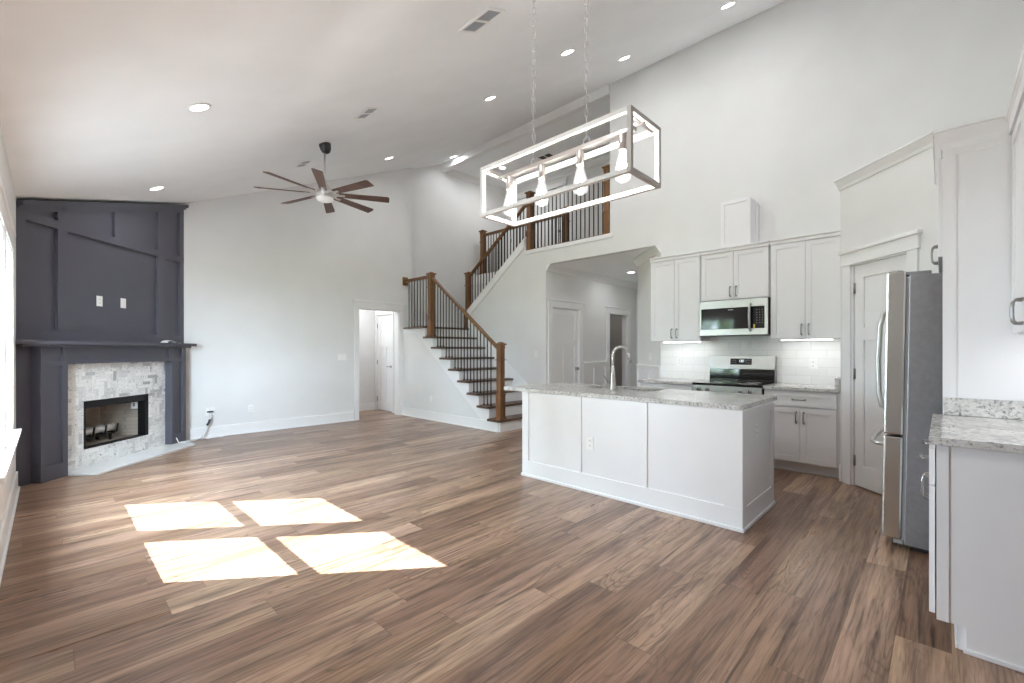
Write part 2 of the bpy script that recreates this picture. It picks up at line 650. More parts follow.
# left wall with its windows
LWIN = [(3.715, 4.647, 0.64, 2.18), (4.768, 5.729, 0.64, 2.18)]
lm = MB()
ZL = zc(XL) + 0.02
ys = [-3.3, 3.715, 4.647, 4.768, 5.729, 8.2]
for i in range(len(ys) - 1):
    a, b = ys[i], ys[i + 1]
    w = [q for q in LWIN if abs(q[0] - a) < 1e-6]
    if w:
        lm.box(XL - 0.14, XL, a, b, 0, w[0][2])
        lm.box(XL - 0.14, XL, a, b, w[0][3], ZL)
    else:
        lm.box(XL - 0.14, XL, a, b, 0, ZL)
o = lm.build('wall_left', WALL)
struct(o, 'greige window wall at the left edge', 'wall')

# nook wall behind the camera with a wide glazed opening
rm = MB()
rm.prism([(XL - 0.14, 0), (2.84, 0), (2.84, zc(2.84)), (XL - 0.14, zc(XL - 0.14))], 'y', YN - 0.14, YN)
o = rm.build('wall_nook', WALL)
struct(o, 'greige wall of the breakfast nook behind the camera', 'wall')
rm = MB()
rm.prism([(2.70, 0), (6.34, 0), (6.34, zc(6.34)), (2.70, zc(2.70))], 'y', YR - 0.14, YR)
rm.prism([(YN - 0.14, 0), (YR - 0.14, 0), (YR - 0.14, zc(2.7)), (YN - 0.14, zc(2.7))], 'x', 2.70, 2.84)
o = rm.build('wall_right', WALL)
struct(o, 'greige wall behind the right counter and refrigerator', 'wall')

# kitchen wall with hall opening, loft opening and stair profile
ZT = zc(XK) + 0.03
km = MB()
HY0, HY1, HZ = 2.96, 5.13, 2.875
km.prism([(YR - 0.14, 0), (HY0, 0), (HY0, ZT), (YR - 0.14, ZT)], 'x', XK, XK + 0.12)
km.prism([(HY0, HZ), (3.81, HZ), (3.81, ZT), (HY0, ZT)], 'x', XK, XK + 0.12)
km.prism([(3.81, HZ), (HY1, HZ), (HY1, 3.13), (3.81, 3.13)], 'x', XK, XK + 0.12)
km.prism([(HY1, 0), (7.27, 0), (7.27, 2.14), (5.61, 3.40), (5.61, 3.13), (HY1, 3.13)], 'x', XK, XK + 0.12)
o = km.build('wall_kitchen', WALL)
struct(o, 'tall greige wall behind the range with the hall opening', 'wall')

# hall
hm = MB()
hm.prism([(6.20, 2.96), (6.98, 3.74), (9.5, 3.74), (9.5, 3.60), (7.04, 3.60), (6.32, 2.88)], 'z', 0, HZ)
o = hm.build('wall_hall_right', WALL)
struct(o, 'greige angled wall beside the hall opening', 'wall')
hm = MB()
D1 = (6.375, 7.215, 2.125)
D2 = (8.32, 9.06, 2.125)
for a, b in ((6.32, D1[0]), (D1[1], D2[0]), (D2[1], 9.6)):
    hm.box(a, b, HY1, HY1 + 0.12, 0, HZ)
for a, b, z in (D1, D2):
    hm.box(a, b, HY1, HY1 + 0.12, z, HZ)
o = hm.build('wall_hall_left', WALL)
struct(o, 'greige hall wall holding the panelled door', 'wall')
o = MB().box(9.5, 9.62, 3.6, HY1 + 0.12, 0, HZ).build('wall_hall_end', WALL)
struct(o, 'greige wall closing the far end of the hall', 'wall')
hc = MB()
hc.prism([(6.32, 2.97), (9.62, 2.97), (9.62, HY1 + 0.12), (6.32, HY1 + 0.12)], 'z', HZ, HZ + 0.1)
o = hc.build('ceiling_hall', CEIL)
struct(o, 'flat white hall ceiling under the loft', 'ceiling')
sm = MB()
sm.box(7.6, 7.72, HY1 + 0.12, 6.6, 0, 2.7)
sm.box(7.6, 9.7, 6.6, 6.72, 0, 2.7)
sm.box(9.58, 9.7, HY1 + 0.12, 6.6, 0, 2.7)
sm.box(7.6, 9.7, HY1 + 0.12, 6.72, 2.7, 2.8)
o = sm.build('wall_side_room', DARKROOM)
struct(o, 'dim taupe room seen through the cased hall opening', 'wall')

# passage behind the back wall doorway
pm = MB()
pm.box(3.3, 5.24, 9.22, 9.34, 0, 2.6)
pm.box(3.3, 3.42, 8.19, 9.22, 0, 2.6)
pm.box(5.13, 5.25, 8.19, 8.50, 0, 2.6)
pm.box(5.13, 5.25, 8.50, 9.22, 2.12, 2.6)
pm.box(5.13, 5.25, 9.16, 9.22, 0, 2.12)
o = pm.build('wall_passage', WALL)
struct(o, 'greige passage walls behind the doorway', 'wall')
o = MB().box(3.3, 5.25, 8.19, 9.34, 2.6, 2.7).build('ceiling_passage', CEIL)
struct(o, 'flat white passage ceiling', 'ceiling')

# loft
lf = MB()
lf.box(6.32, 7.2, 3.81, 5.47, 2.97, 3.15)
lf.box(7.2, 8.6, 3.81, 8.2, 2.97, 3.15)
o = lf.build('floor_loft', FLOOR)
struct(o, 'brown plank loft floor above the hall', 'floor')
LXB = 8.35
lm = MB()
lm.box(LXB, LXB + 0.12, 3.6, 8.34, 3.15, 5.6)
o = lm.build('wall_loft', WALL)
struct(o, 'greige loft back wall behind the upper railing', 'wall')
o = MB().box(6.32, LXB, 3.69, 3.81, 3.15, 5.6).build('wall_loft_end', WALL)
struct(o, 'greige loft end wall beside the upper right newel', 'wall')
o = MB().box(6.28, LXB + 0.12, 3.6, 8.34, 5.5, 5.62).build('ceiling_loft', CEIL)
struct(o, 'flat ceiling over the loft', 'ceiling')
o = MB().box(7.2, 7.3, 5.47, 8.2, 1.5, 2.97).build('wall_stair_upper', WALL)
struct(o, 'wall on the far side of the upper stair flight', 'wall')

# unseen shell added around the rooms to stop sky light leaking in
em = MB()
em.box(-0.4, 10.3, 10.55, 10.7, -0.12, 6.3)
em.box(10.2, 10.3, -3.5, 10.55, -0.12, 6.3)
em.box(-0.4, 10.2, -3.5, -3.41, -0.12, 6.3)
em.box(-0.4, -0.37, -3.41, 10.55, 2.80, 6.3)
em.box(-0.4, -0.37, 8.2, 10.55, -0.12, 2.80)
o = em.build('wall_sky_shield', WALL)
struct(o, 'unseen outer walls added behind the rooms to block stray light', 'wall')
o = MB().box(-0.45, 10.35, -3.55, 10.75, 6.3, 6.4).build('sky_shield', GREYPL)  # flat cover added out of view, keeps sky light from entering above
struct(o, 'flat roof added unseen above the rooms to block stray light', 'sky_shield')

# stair side wall
sm = MB()
sm.prism([(5.22, 0), (YB, 0), (YB, 1.68), (7.55, 1.68), (5.50, 0.06)], 'x', 5.10, 5.2)
sm.box(5.10, 5.13, YB, YB + 0.14, 0, 1.78)
o = sm.build('wall_stair_side', WALL)
struct(o, 'greige wall enclosing the space below the lower stair flight', 'wall')

# pantry box
pm = MB(F45)
PY = -3.424
ps0, ps1, pz = 3.72, 4.335, 2.165
pm.box(3.43, ps0, PY - 0.1, PY, 0, 2.98)
pm.box(ps1, 4.482, PY - 0.1, PY, 0, 2.97)
pm.box(ps0, ps1, PY - 0.1, PY, pz, 2.97)
o = pm.build('wall_pantry', WALL)
struct(o, 'greige angled pantry wall beside the refrigerator', 'wall')
pm = MB()
pm.box(5.60, 6.2, 0.62, 0.748, 0, 2.97)
pm.prism([(5.591, 0.748), (6.2, 0.748), (6.2, -0.65), (4.86, -0.65), (4.86, 0.02)], 'z', 2.97, 3.045)
pm.box(4.87, 4.95, -0.65, 0.0, 0, 2.97)
o = pm.build('wall_pantry_side', WALL)
struct(o, 'narrow pantry side wall and flat top beside the wall cabinets', 'wall')


# ------------------------------------------------------------------ trim
def trim(n, mb, label, mat=TRIM, name=None):
    o = mb.build(name or 'trim_%d' % n, mat)
    struct(o, label, 'trim')
    return o


BH = 0.165


def base_run(mb, axis, a, b, pos, sgn, h=BH):
    # sgn: direction of the room from the wall
    t, t2 = 0.016, 0.03
    if axis == 'x':
        mb.box(a, b, min(pos, pos + sgn * t), max(pos, pos + sgn * t), 0, h, 0.003)
        mb.box(a, b, min(pos, pos + sgn * t2), max(pos, pos + sgn * t2), 0, 0.02, 0.004)
    else:
        mb.box(min(pos, pos + sgn * t), max(pos, pos + sgn * t), a, b, 0, h, 0.003)
        mb.box(min(pos, pos + sgn * t2), max(pos, pos + sgn * t2), a, b, 0, 0.02, 0.004)


b = MB(); base_run(b, 'x', 1.46, 4.02, YB, -1); trim(0, b, 'white baseboard along the back wall', name='baseboard_back')
b = MB(); base_run(b, 'y', -3.2, 6.40, XL, 1); trim(0, b, 'white baseboard below the left windows', name='baseboard_left')
b = MB(); base_run(b, 'y', 5.20, 8.03, 5.085, -1); trim(0, b, 'white baseboard along the stair side wall', name='baseboard_stairs')
b = MB(); base_run(b, 'x', 3.42, 5.13, 9.22, -1); base_run(b, 'y', 8.19, 8.42, 5.13, -1); trim(0, b, 'white baseboard in the passage', name='baseboard_passage')
b = MB()
base_run(b, 'x', 7.33, 8.18, HY1, -1); base_run(b, 'x', 9.2, 9.5, HY1, -1)
trim(0, b, 'white baseboard in the hall', name='baseboard_hall')
b = MB(F45)
b.box(4.45, 4.484, PY, PY + 0.016, 0, BH, 0.003)
trim(0, b, 'white baseboard block beside the pantry casing', name='baseboard_pantry')

# crown along the pantry top
b = MB(F45)


def crown_pts(y, z, sgn, p=0.09, h=0.11):
    return [(y, z - h), (y + sgn * p * 0.16, z - h), (y + sgn * p * 0.30, z - h * 0.72), (y + sgn * p * 0.72, z - h * 0.30), (y + sgn * p * 0.85, z - h * 0.16), (y + sgn * p, z - h * 0.14), (y + sgn * p, z), (y, z)]


b.prism(crown_pts(PY, 3.05, 1, 0.06, 0.10), 'x', 3.45, 4.495)
trim(0, b, 'white crown moulding along the top of the pantry wall', name='trim_1')


def crown_path(mb, path, z, p, h):
    """mitred crown; the room lies on the left of the walking direction reversed (offset to the outside)"""
    prof = [(0, z - h), (p * 0.16, z - h), (p * 0.30, z - h * 0.72), (p * 0.72, z - h * 0.30), (p * 0.85, z - h * 0.16), (p, z - h * 0.14), (p, z), (0, z)]
    t = bmesh.new()
    rings = []
    n = len(path)
    for i, q in enumerate(path):
        nrm = []
        for a, c in ((i - 1, i), (i, i + 1)):
            if a < 0 or c >= n:
                continue
            d = (Vector(path[c]) - Vector(path[a])).normalized()
            nrm.append(Vector((d.y, -d.x)))
        m = sum(nrm, Vector((0, 0)))
        m = m / (m.dot(nrm[0]) if len(nrm) > 1 else 1.0)
        rings.append([t.verts.new((q[0] + m.x * o_, q[1] + m.y * o_, zz)) for o_, zz in prof])
    k = len(prof)
    for A, B in zip(rings, rings[1:]):
        for j in range(k):
            t.faces.new((A[j], A[(j + 1) % k], B[(j + 1) % k], B[j]))
    t.faces.new(rings[0]); t.faces.new(list(reversed(rings[-1])))
    bmesh.ops.recalc_face_normals(t, faces=t.faces)
    mb.absorb(t)


# hall crown
b = MB()
b.prism(crown_pts(HY1, HZ, -1), 'x', 6.21, 9.5)
b.prism(crown_pts(9.5, HZ, -1), 'y', 3.74, HY1)
trim(0, b, 'white crown moulding along the hall wall', name='trim_2')
b = MB(frame(6.2, 2.96, 0, 45))
b.prism(crown_pts(0, HZ, 1), 'x', 0.01, 1.14)
trim(0, b, 'white crown moulding on the angled wall by the hall', name='trim_3')
# ridge trim
b = MB()
b.prism([(XK - 0.03, zc(XK) - 0.16), (XK + 0.10, zc(XK) - 0.16), (XK + 0.10, zc(XK)), (XK - 0.03, zc(XK) - 0.005)], 'y', 3.815, 8.19)
trim(0, b, 'white trim board along the ridge above the loft', name='trim_4')
# loft crown
b = MB()
b.prism(crown_pts(LXB, 5.5, -1), 'y', 3.82, 8.19)
b.prism(crown_pts(8.2, 5.5, -1), 'x', 6.4, LXB - 0.02)
trim(0, b, 'white crown moulding around the loft ceiling', name='trim_5')
# loft edge trim and stair cap
b = MB()
b.box(XK - 0.02, XK + 0.14, 3.76, 5.64, 3.122, 3.19, 0.003)
b.box(XK - 0.02, XK, 5.60, 5.64, 3.1905, 3.44, 0.003)
trim(0, b, 'white trim along the loft floor edge', name='trim_6')
b = MB()
b.prism([(5.605, 3.44), (7.285, 2.17), (7.285, 2.01), (5.605, 3.28)], 'x', XK - 0.02, XK)
b.prism([(5.606, 3.455), (7.284, 2.186), (7.284, 2.156), (5.606, 3.425)], 'x', XK - 0.024, XK + 0.14)
trim(0, b, 'white sloped cap board below the upper stair balusters', name='trim_7')
b = MB()
b.box(7.17, 7.2, 5.47, 8.2, 2.93, 3.155, 0.003)
trim(0, b, 'white trim below the far loft railing', name='trim_8')
# wall skirt beside the lower flight
b = MB()
b.prism([(5.05, 0.0), (5.05, 0.33), (7.10, 1.82), (7.22, 1.97), (7.27, 1.97), (7.27, 1.75), (5.3, 0.0)], 'x', XK - 0.014, XK)
trim(0, b, 'white sloped skirt board on the wall beside the lower stairs', name='trim_9')
# landing skirt
b = MB()
b.box(5.32, 7.2, 8.184, 8.2, 1.8, 1.96, 0.003)
trim(0, b, 'white baseboard behind the stair landing', name='trim_10')

# wainscot in hall
b = MB()
def wains(mb, x0, x1, y0, n, z=1.10):
    mb.box(x0, x1, y0 - 0.035, y0, z - 0.03, z, 0.004)
    mb.box(x0, x1, y0 - 0.02, y0, z - 0.12, z - 0.03)
    w = (x1 - x0)
    for i in range(n + 1):
        c = x0 + w * i / n
        mb.box(max(x0, c - 0.035), min(x1, c + 0.035), y0 - 0.02, y0, BH, z - 0.12)
    mb.box(x0, x1, y0 - 0.002, y0, BH, z - 0.03)
wains(b, 7.33, 8.18, HY1, 2)
trim(0, b, 'white wainscot panels between the hall door and the opening', name='trim_11')
b = MB(frame(6.2, 2.96, 0, 45) @ Matrix.Rotation(PI, 4, 'Z'))
wains(b, -1.10, -0.012, 0, 2)
trim(0, b, 'white wainscot on the angled wall by the hall', name='trim_12')


# casings: local frame, face of wall at y=0, room side is -y
def casing(mb, x0, x1, z1, w=0.10, t=0.018, head=0.12, cap=0.03, depth=0.14):
    mb.box(x0 - w, x0, -t, 0, 0, z1, 0.003)
    mb.box(x1, x1 + w, -t, 0, 0, z1, 0.003)
    mb.box(x0 - w - 0.012, x1 + w + 0.012, -t - 0.006, 0, z1, z1 + head, 0.003)
    mb.box(x0 - w - 0.03, x1 + w + 0.03, -t - 0.022, 0, z1 + head, z1 + head + cap, 0.004)
    mb.box(x0 - 0.001, x0 + 0.012, 0, depth, 0, z1)
    mb.box(x1 - 0.012, x1 + 0.001, 0, depth, 0, z1)
    mb.box(x0, x1, 0, depth, z1 - 0.012, z1)


b = MB(frame(0, YB, 0, 0)); casing(b, DX0, DX1, DZ, 0.092)
trim(0, b, 'white casing around the back wall doorway', name='trim_13')
b = MB(frame(0, HY1, 0, 0)); casing(b, D2[0], D2[1], D2[2], 0.13, depth=0.12)
trim(0, b, 'white casing around the dim hall opening', name='trim_14')


def door_leaf(mb, x0, x1, z0, z1, y0, th=0.035):
    """craftsman leaf: one wide top panel over two tall panels"""
    w = x1 - x0
    st = 0.105
    rz = z0 + (z1 - z0) * 0.66
    rec = 0.014
    mb.box(x0, x0 + st, y0, y0 + th, z0, z1)
    mb.box(x1 - st, x1, y0, y0 + th, z0, z1)
    mb.box(x0 + st, x1 - st, y0, y0 + th, z1 - 0.12, z1)
    mb.box(x0 + st, x1 - st, y0, y0 + th, rz, rz + 0.12)
    mb.box(x0 + st, x1 - st, y0, y0 + th, z0, z0 + 0.20)
    c = (x0 + x1) / 2
    mb.box(c - 0.05, c + 0.05, y0, y0 + th, z0 + 0.20, rz)
    mb.box(x0 + st, x1 - st, y0 + rec, y0 + th - rec, z0 + 0.1, z1 - 0.05)


def door(n, M, x0, x1, z1, label, hinge_left=True, knob=True, cas=True, y0=0.0, w=0.10, lever=False, depth=0.12):
    t = thing('door_%d' % n, label, 'door', M @ Matrix.Translation(((x0 + x1) / 2, 0, 0)))
    t['kind'] = 'structure'
    if cas:
        b = MB(M); casing(b, x0 - 0.012, x1 + 0.012, z1 + 0.012, w, depth=depth); b.build('casing', TRIM, t)
    b = MB(M); door_leaf(b, x0 + 0.003, x1 - 0.003, 0.012, z1 - 0.003, y0); b.build('door_leaf', DOORP, t)
    hx = x0 if hinge_left else x1
    for hz in (0.25, z1 * 0.5 + 0.02, z1 - 0.22):
        b = MB(M); b.box(hx - 0.014, hx + 0.014, y0 - 0.004, y0 + 0.004, hz - 0.05, hz + 0.05, 0.001)
        b.cyl((hx, y0 - 0.006, hz - 0.052), (hx, y0 - 0.006, hz + 0.052), 0.007, seg=8)
        b.build('hinge', HINGEM, t)
    if knob:
        kx = (x1 - 0.065) if hinge_left else (x0 + 0.065)
        b = MB(M)
        T = Matrix.Rotation(PI / 2, 4, 'X')
        b.lathe([(0.03, 0), (0.032, 0.004), (0.03, 0.008), (0.012, 0.012), (0.011, 0.03), (0.013, 0.035)], (kx, y0, 0.98), 16, T)
        if lever:
            s = -1 if hinge_left else 1
            b.tube([(kx, y0 - 0.045, 0.98), (kx + s * 0.04, y0 - 0.05, 0.98), (kx + s * 0.115, y0 - 0.048, 0.978)], 0.009, 8)
            b.cyl((kx, y0 - 0.03, 0.98), (kx, y0 - 0.055, 0.98), 0.013)
        else:
            b.lathe([(0.012, 0.03), (0.026, 0.042), (0.03, 0.055), (0.024, 0.068), (0.001, 0.072)], (kx, y0, 0.98), 16, T)
        b.build('door_handle', HINGEM, t)
    return t


# hall panelled door, pantry door, passage closet door, loft door
door(1, frame(0, HY1, 0, 0), D1[0] + 0.012, D1[1] - 0.012, D1[2] - 0.012, 'white three panel door at the near end of the hall', y0=0.02, w=0.11)
MPANT = F45 @ Matrix.Translation((0, PY, 0)) @ Matrix.Rotation(PI, 4, 'Z')
door(2, MPANT, -(ps1 - 0.012), -(ps0 + 0.012), pz - 0.012, 'white panelled pantry door in the angled wall behind the refrigerator', y0=0.02, knob=False, depth=0.1)
MPASS = Matrix.Translation((5.13, 0, 0)) @ Matrix.Rotation(-PI / 2, 4, 'Z')
door(3, MPASS, -9.148, -8.512, 2.10, 'white closet door seen through the back wall doorway', y0=0.01, lever=True, w=0.05, depth=0.1)
MLOFT = Matrix.Translation((LXB, 0, 3.15)) @ Matrix.Rotation(-PI / 2, 4, 'Z')
door(4, MLOFT, -7.15, -6.40, 2.02, 'white door on the loft back wall behind the middle loft post', y0=-0.012, depth=0.0)
door(5, MLOFT, -8.06, -7.42, 2.02, 'white door in the far corner of the loft behind the sloped balusters', y0=-0.012, depth=0.0)


# ------------------------------------------------------------------ windows
def window(n, M, x0, x1, z0, z1, label, stool=True, sash=0.06, cols=1, double=True, yg=0.085, casew=(0.09, 0.09), head=True, mat=TRIM, pr=1.0):
    """local frame: wall inner face y=0, outside +y"""
    t = thing('window_%d' % n, label, 'window', M @ Matrix.Translation(((x0 + x1) / 2, 0, z0)))
    t['kind'] = 'structure'
    b = MB(M)
    d = 0.139
    b.box(x0, x0 + 0.012, 0, d, z0, z1); b.box(x1 - 0.012, x1, 0, d, z0, z1)
    b.box(x0, x1, 0, d, z1 - 0.012, z1); b.box(x0, x1, 0.03, d, z0, z0 + 0.012)
    b.build('window_frame', mat, t)
    zm = (z0 + z1) / 2 + 0.02
    w = (x1 - x0 - 0.024) / cols
    for c in range(cols):
        a = x0 + 0.012 + c * w
        e = a + w
        parts = [(z0 + 0.012, zm + 0.02, yg - 0.012), (zm - 0.02, z1 - 0.012, yg + 0.018)] if double else [(z0 + 0.012, z1 - 0.012, yg)]
        for (p, q, yy) in parts:
            b = MB(M)
            b.box(a, a + sash, yy - 0.013, yy + 0.013, p, q, 0.002); b.box(e - sash, e, yy - 0.013, yy + 0.013, p, q, 0.002)
            b.box(a + sash, e - sash, yy - 0.012, yy + 0.012, p, p + (sash if p == z0 + 0.012 else 0.04))
            b.box(a + sash, e - sash, yy - 0.012, yy + 0.012, q - (0.04 if (double and yy < yg) else sash), q)
            s = b.build('sash', mat, t)
            b = MB(M)
            b.box(a + sash - 0.01, e - sash + 0.01, yy - 0.003, yy + 0.003, p + 0.03, q - 0.03)
            b.build('pane', WINGL, s)
    b = MB(M)
    b.box(x0 - casew[0], x0, -0.018 * pr, 0, z0, z1, 0.003); b.box(x1, x1 + casew[1], -0.018 * pr, 0, z0, z1, 0.003)
    if head:
        b.box(x0 - casew[0], x1 + casew[1], -0.022 * pr, 0, z1, z1 + 0.13, 0.003)
        b.box(x0 - casew[0] - 0.02 * pr, x1 + casew[1] + 0.02 * pr, -0.045 * pr, 0, z1 + 0.13, z1 + 0.165, 0.004)
    b.build('casing', mat, t)
    if stool:
        b = MB(M)
        b.box(x0 - casew[0] - 0.03 * pr, x1 + casew[1] + 0.03 * pr, -0.03 - 0.05 * pr, 0.031, z0 - 0.03, z0 + 0.003, 0.003)
        b.box(x0 - casew[0], x1 + casew[1], -0.018, 0, z0 - 0.13, z0 - 0.03, 0.003)
        b.build('window_sill', mat, t)
    return t


ML = Matrix.Translation((XL, 0, 0)) @ Matrix.Rotation(PI / 2, 4, 'Z')   # local x -> +y, local y -> -x
window(1, ML, 4.768, 5.729, 0.64, 2.18, 'white double hung window beside the fireplace', casew=(0.0605, 0.07), pr=0.5)
window(2, ML, 3.715, 4.647, 0.64, 2.18, 'white double hung window second from the fireplace', casew=(0.09, 0.0605), pr=0.5)

# ------------------------------------------------------------------ lower stairs
H = 0.2
def yn(k):
    return 5.14 + 0.26 * (k - 1)


SX0, SX1 = 5.10, 6.185
st = thing('staircase', 'lower stair flight with dark treads and white risers rising from beside the island', 'stairs', frame(5.65, 6.2, 0))
for k in range(1, 9):
    b = MB()
    b.box(SX0 - 0.07, SX1, yn(k), yn(k) + 0.285, H * k - 0.038, H * k, 0.008)
    b.build('tread', TREAD, st)
for k in range(1, 10):
    b = MB()
    b.box(SX0 - 0.012, SX1, yn(k) + 0.025, yn(k) + 0.04, H * (k - 1), H * k - 0.03)
    b.build('riser', TRIM, st)
b = MB()
pts = [(yn(1) + 0.03, 0.0)]
for k in range(1, 9):
    pts.append((yn(k) + 0.03, H * k - 0.03)); pts.append((yn(k + 1) + 0.03, H * k - 0.03))
pts += [(yn(9) + 0.03, 1.77), (YB - 0.002, 1.77), (YB - 0.002, 1.68), (7.55, 1.68), (5.47, 0.03), (5.47, 0.0)]
b.prism(pts, 'x', 5.085, 5.10)
b.build('stringer', TRIM, st)
b = MB()
b.prism([(5.03, yn(9)), (7.17, yn(9)), (7.17, 8.198), (5.33, 8.198), (5.33, YB - 0.002), (5.10, YB - 0.002), (5.10, 7.88), (5.03, 7.88)], 'z', 1.764, 1.80)
b.build('landing', TREAD, st)

up = thing('staircase', 'upper stair flight climbing from the landing to the loft behind the sloped balusters', 'stairs', frame(6.76, 6.3, 1.8))
RS = 1.35 / 7
for k in range(1, 7):
    b = MB()
    y1 = 7.23 - 0.26 * (k - 1)
    b.box(6.33, 7.19, y1 - 0.285, y1, 1.8 + RS * k - 0.03, 1.8 + RS * k, 0.006)
    b.build('tread', TREAD, up)
for k in range(1, 8):
    b = MB()
    y1 = 7.23 - 0.26 * (k - 1)
    b.box(6.33, 7.19, y1 - 0.04, y1 - 0.025, 1.8 + RS * (k - 1) - (0.0 if k == 1 else 0.03), 1.8 + RS * k - 0.03)
    b.build('riser', TRIM, up)


# ------------------------------------------------------------------ railings
def newel(parent, x, y, z0, z1, w=0.105, cut=None):
    b = MB()
    hgt = z1 - z0
    h = w / 2
    zb = z0 + min(0.40, hgt * 0.32)
    b.box(x - h - 0.022, x + h + 0.022, y - h - 0.022, y + h + 0.022, z0, z0 + 0.02, 0.004)
    b.box(x - h - 0.012, x + h + 0.012, y - h - 0.012, y + h + 0.012, z0 + 0.02, z0 + 0.045, 0.005)
    b.box(x - h - 0.004, x + h + 0.004, y - h - 0.004, y + h + 0.004, z0 + 0.045, zb, 0.004)
    b.box(x - h - 0.014, x + h + 0.014, y - h - 0.014, y + h + 0.014, zb, zb + 0.022, 0.005)
    b.box(x - h + 0.003, x + h - 0.003, y - h + 0.003, y + h - 0.003, zb + 0.022, z1 - 0.10, 0.005)
    b.box(x - h - 0.012, x + h + 0.012, y - h - 0.012, y + h + 0.012, z1 - 0.30, z1 - 0.285, 0.004)
    b.box(x - h - 0.006, x + h + 0.006, y - h - 0.006, y + h + 0.006, z1 - 0.10, z1 - 0.085, 0.003)
    b.box(x - h + 0.001, x + h - 0.001, y - h + 0.001, y + h - 0.001, z1 - 0.085, z1 - 0.05)
    b.box(x - h - 0.022, x + h + 0.022, y - h - 0.022, y + h + 0.022, z1 - 0.05, z1 - 0.025, 0.006)
    # low pyramid cap
    t = bmesh.new()
    q = h - 0.002
    vs = [t.verts.new((x + sx * q, y + sy * q, z1 - 0.025)) for sx, sy in ((-1, -1), (1, -1), (1, 1), (-1, 1))]
    us = [t.verts.new((x + sx * q * 0.45, y + sy * q * 0.45, z1)) for sx, sy in ((-1, -1), (1, -1), (1, 1), (-1, 1))]
    t.faces.new(list(reversed(vs))); t.faces.new(us)
    for i in range(4):
        t.faces.new((vs[i], vs[(i + 1) % 4], us[(i + 1) % 4], us[i]))
    b.absorb(t)
    return b.build('newel_post', OAK, parent)


def handrail(parent, x, ya, za, yb, zb, name='handrail', w=0.032, hgt=0.058):
    b = MB()
    p = [(ya, za - hgt / 2), (yb, zb - hgt / 2), (yb, zb + hgt / 2), (ya, za + hgt / 2)]
    b.prism(p, 'x', x - w * 0.72, x + w * 0.72)
    p2 = [(ya, za + hgt * 0.05), (yb, zb + hgt * 0.05), (yb, zb + hgt * 0.42), (ya, za + hgt * 0.42)]
    b.prism(p2, 'x', x - w, x + w)
    return b.build(name, OAKY, parent)


def baluster(parent, x, y, z0, z1, shoe=True):
    b = MB()
    b.box(x - 0.0068, x + 0.0068, y - 0.0068, y + 0.0068, z0, z1)
    o = b.build('baluster', IRON, parent)
    if shoe:
        b = MB()
        b.box(x - 0.014, x + 0.014, y - 0.014, y + 0.014, z0, z0 + 0.022, 0.003)
        b.build('shoe', IRON, o)
    return o


RX = 5.15
rl = thing('stair_railing', 'oak and black iron railing climbing the lower stairs with two newel posts', 'railing', frame(RX, 6.3, 0.2))
newel(rl, RX, 5.222, 0.2, 1.467)
newel(rl, RX, 7.135, 1.6, 2.85)
RZ = lambda y: 1.36 + (y - 5.27) * (2.72 - 1.36) / (7.08 - 5.27)
handrail(rl, RX, 5.27, RZ(5.27), 7.09, RZ(7.09))
for k in range(2, 8):
    for j in range(3):
        y = yn(k) + 0.05 + 0.0867 * j
        baluster(rl, RX, y, H * k, RZ(y) - 0.02)
for y in (yn(8) + 0.05,):
    baluster(rl, RX, y, 1.6, RZ(y) - 0.02)
handrail(rl, RX, 7.18, 2.765, YB - 0.02, 2.765)
for i in range(7):
    y = 7.30 + 0.1 * i
    baluster(rl, RX, y, 1.8, 2.74)
b = MB(); b.box(RX - 0.06, RX + 0.06, YB - 0.025, YB, 2.68, 2.85, 0.005)
b.build('rosette', OAK, rl)

UX = 6.265
rl = thing('stair_railing', 'oak and black iron railing sloping up the upper stairs to the left loft post', 'railing', frame(UX, 6.5, 1.8))
newel(rl, UX, 7.333, 1.8, 3.02)
RZ2 = lambda y: 2.93 + (7.28 - y) * (4.12 - 2.93) / (7.28 - 5.62)
handrail(rl, UX, 7.28, RZ2(7.28), 5.62, RZ2(5.62))
yy = 7.20
while yy > 5.66:
    baluster(rl, UX, yy, 2.18 + (7.285 - yy) * 0.756, RZ2(yy) - 0.02)
    yy -= 0.0867
rl = thing('loft_railing', 'level oak and black iron railing along the loft edge above the hall opening', 'railing', frame(UX, 4.7, 3.19))
newel(rl, UX, 5.565, 3.19, 4.315)
newel(rl, UX, 3.885, 3.19, 4.315)
handrail(rl, UX, 5.51, 4.13, 3.94, 4.13)
b = MB(); b.box(UX - 0.032, UX + 0.032, 3.94, 5.51, 3.19, 3.215, 0.004); b.build('shoe_rail', OAKY, rl)
n = 18
for i in range(n):
    y = 5.51 - (5.51 - 3.94) * (i + 0.5) / n
    baluster(rl, UX, y, 3.215, 4.11, False)
FX = 7.25
rl = thing('loft_railing', 'level oak and black iron railing on the far side of the stairwell', 'railing', frame(FX, 6.7, 3.15))
newel(rl, FX, 7.955, 3.15, 4.23)
newel(rl, FX, 5.47, 3.15, 4.23)
handrail(rl, FX, 7.9, 4.09, 5.52, 4.09)
b = MB(); b.box(FX - 0.03, FX + 0.03, 5.52, 7.9, 3.15, 3.175, 0.004); b.build('shoe_rail', OAKY, rl)
n = 26
for i in range(n):
    y = 7.9 - (7.9 - 5.52) * (i + 0.5) / n
    baluster(rl, FX, y, 3.175, 4.07, False)

# ------------------------------------------------------------------ fireplace (frame45: x along the face, y into the corner)
fp = thing('fireplace', 'charcoal corner fireplace with marble mosaic surround and panelled chimney breast', 'fireplace', F45 @ Matrix.Translation((5.5, 4.7, 0)))
YF, YBR, YBP = 4.61, 4.71, 4.742


def zt(s, y):
    return zc((s - y) / S2)


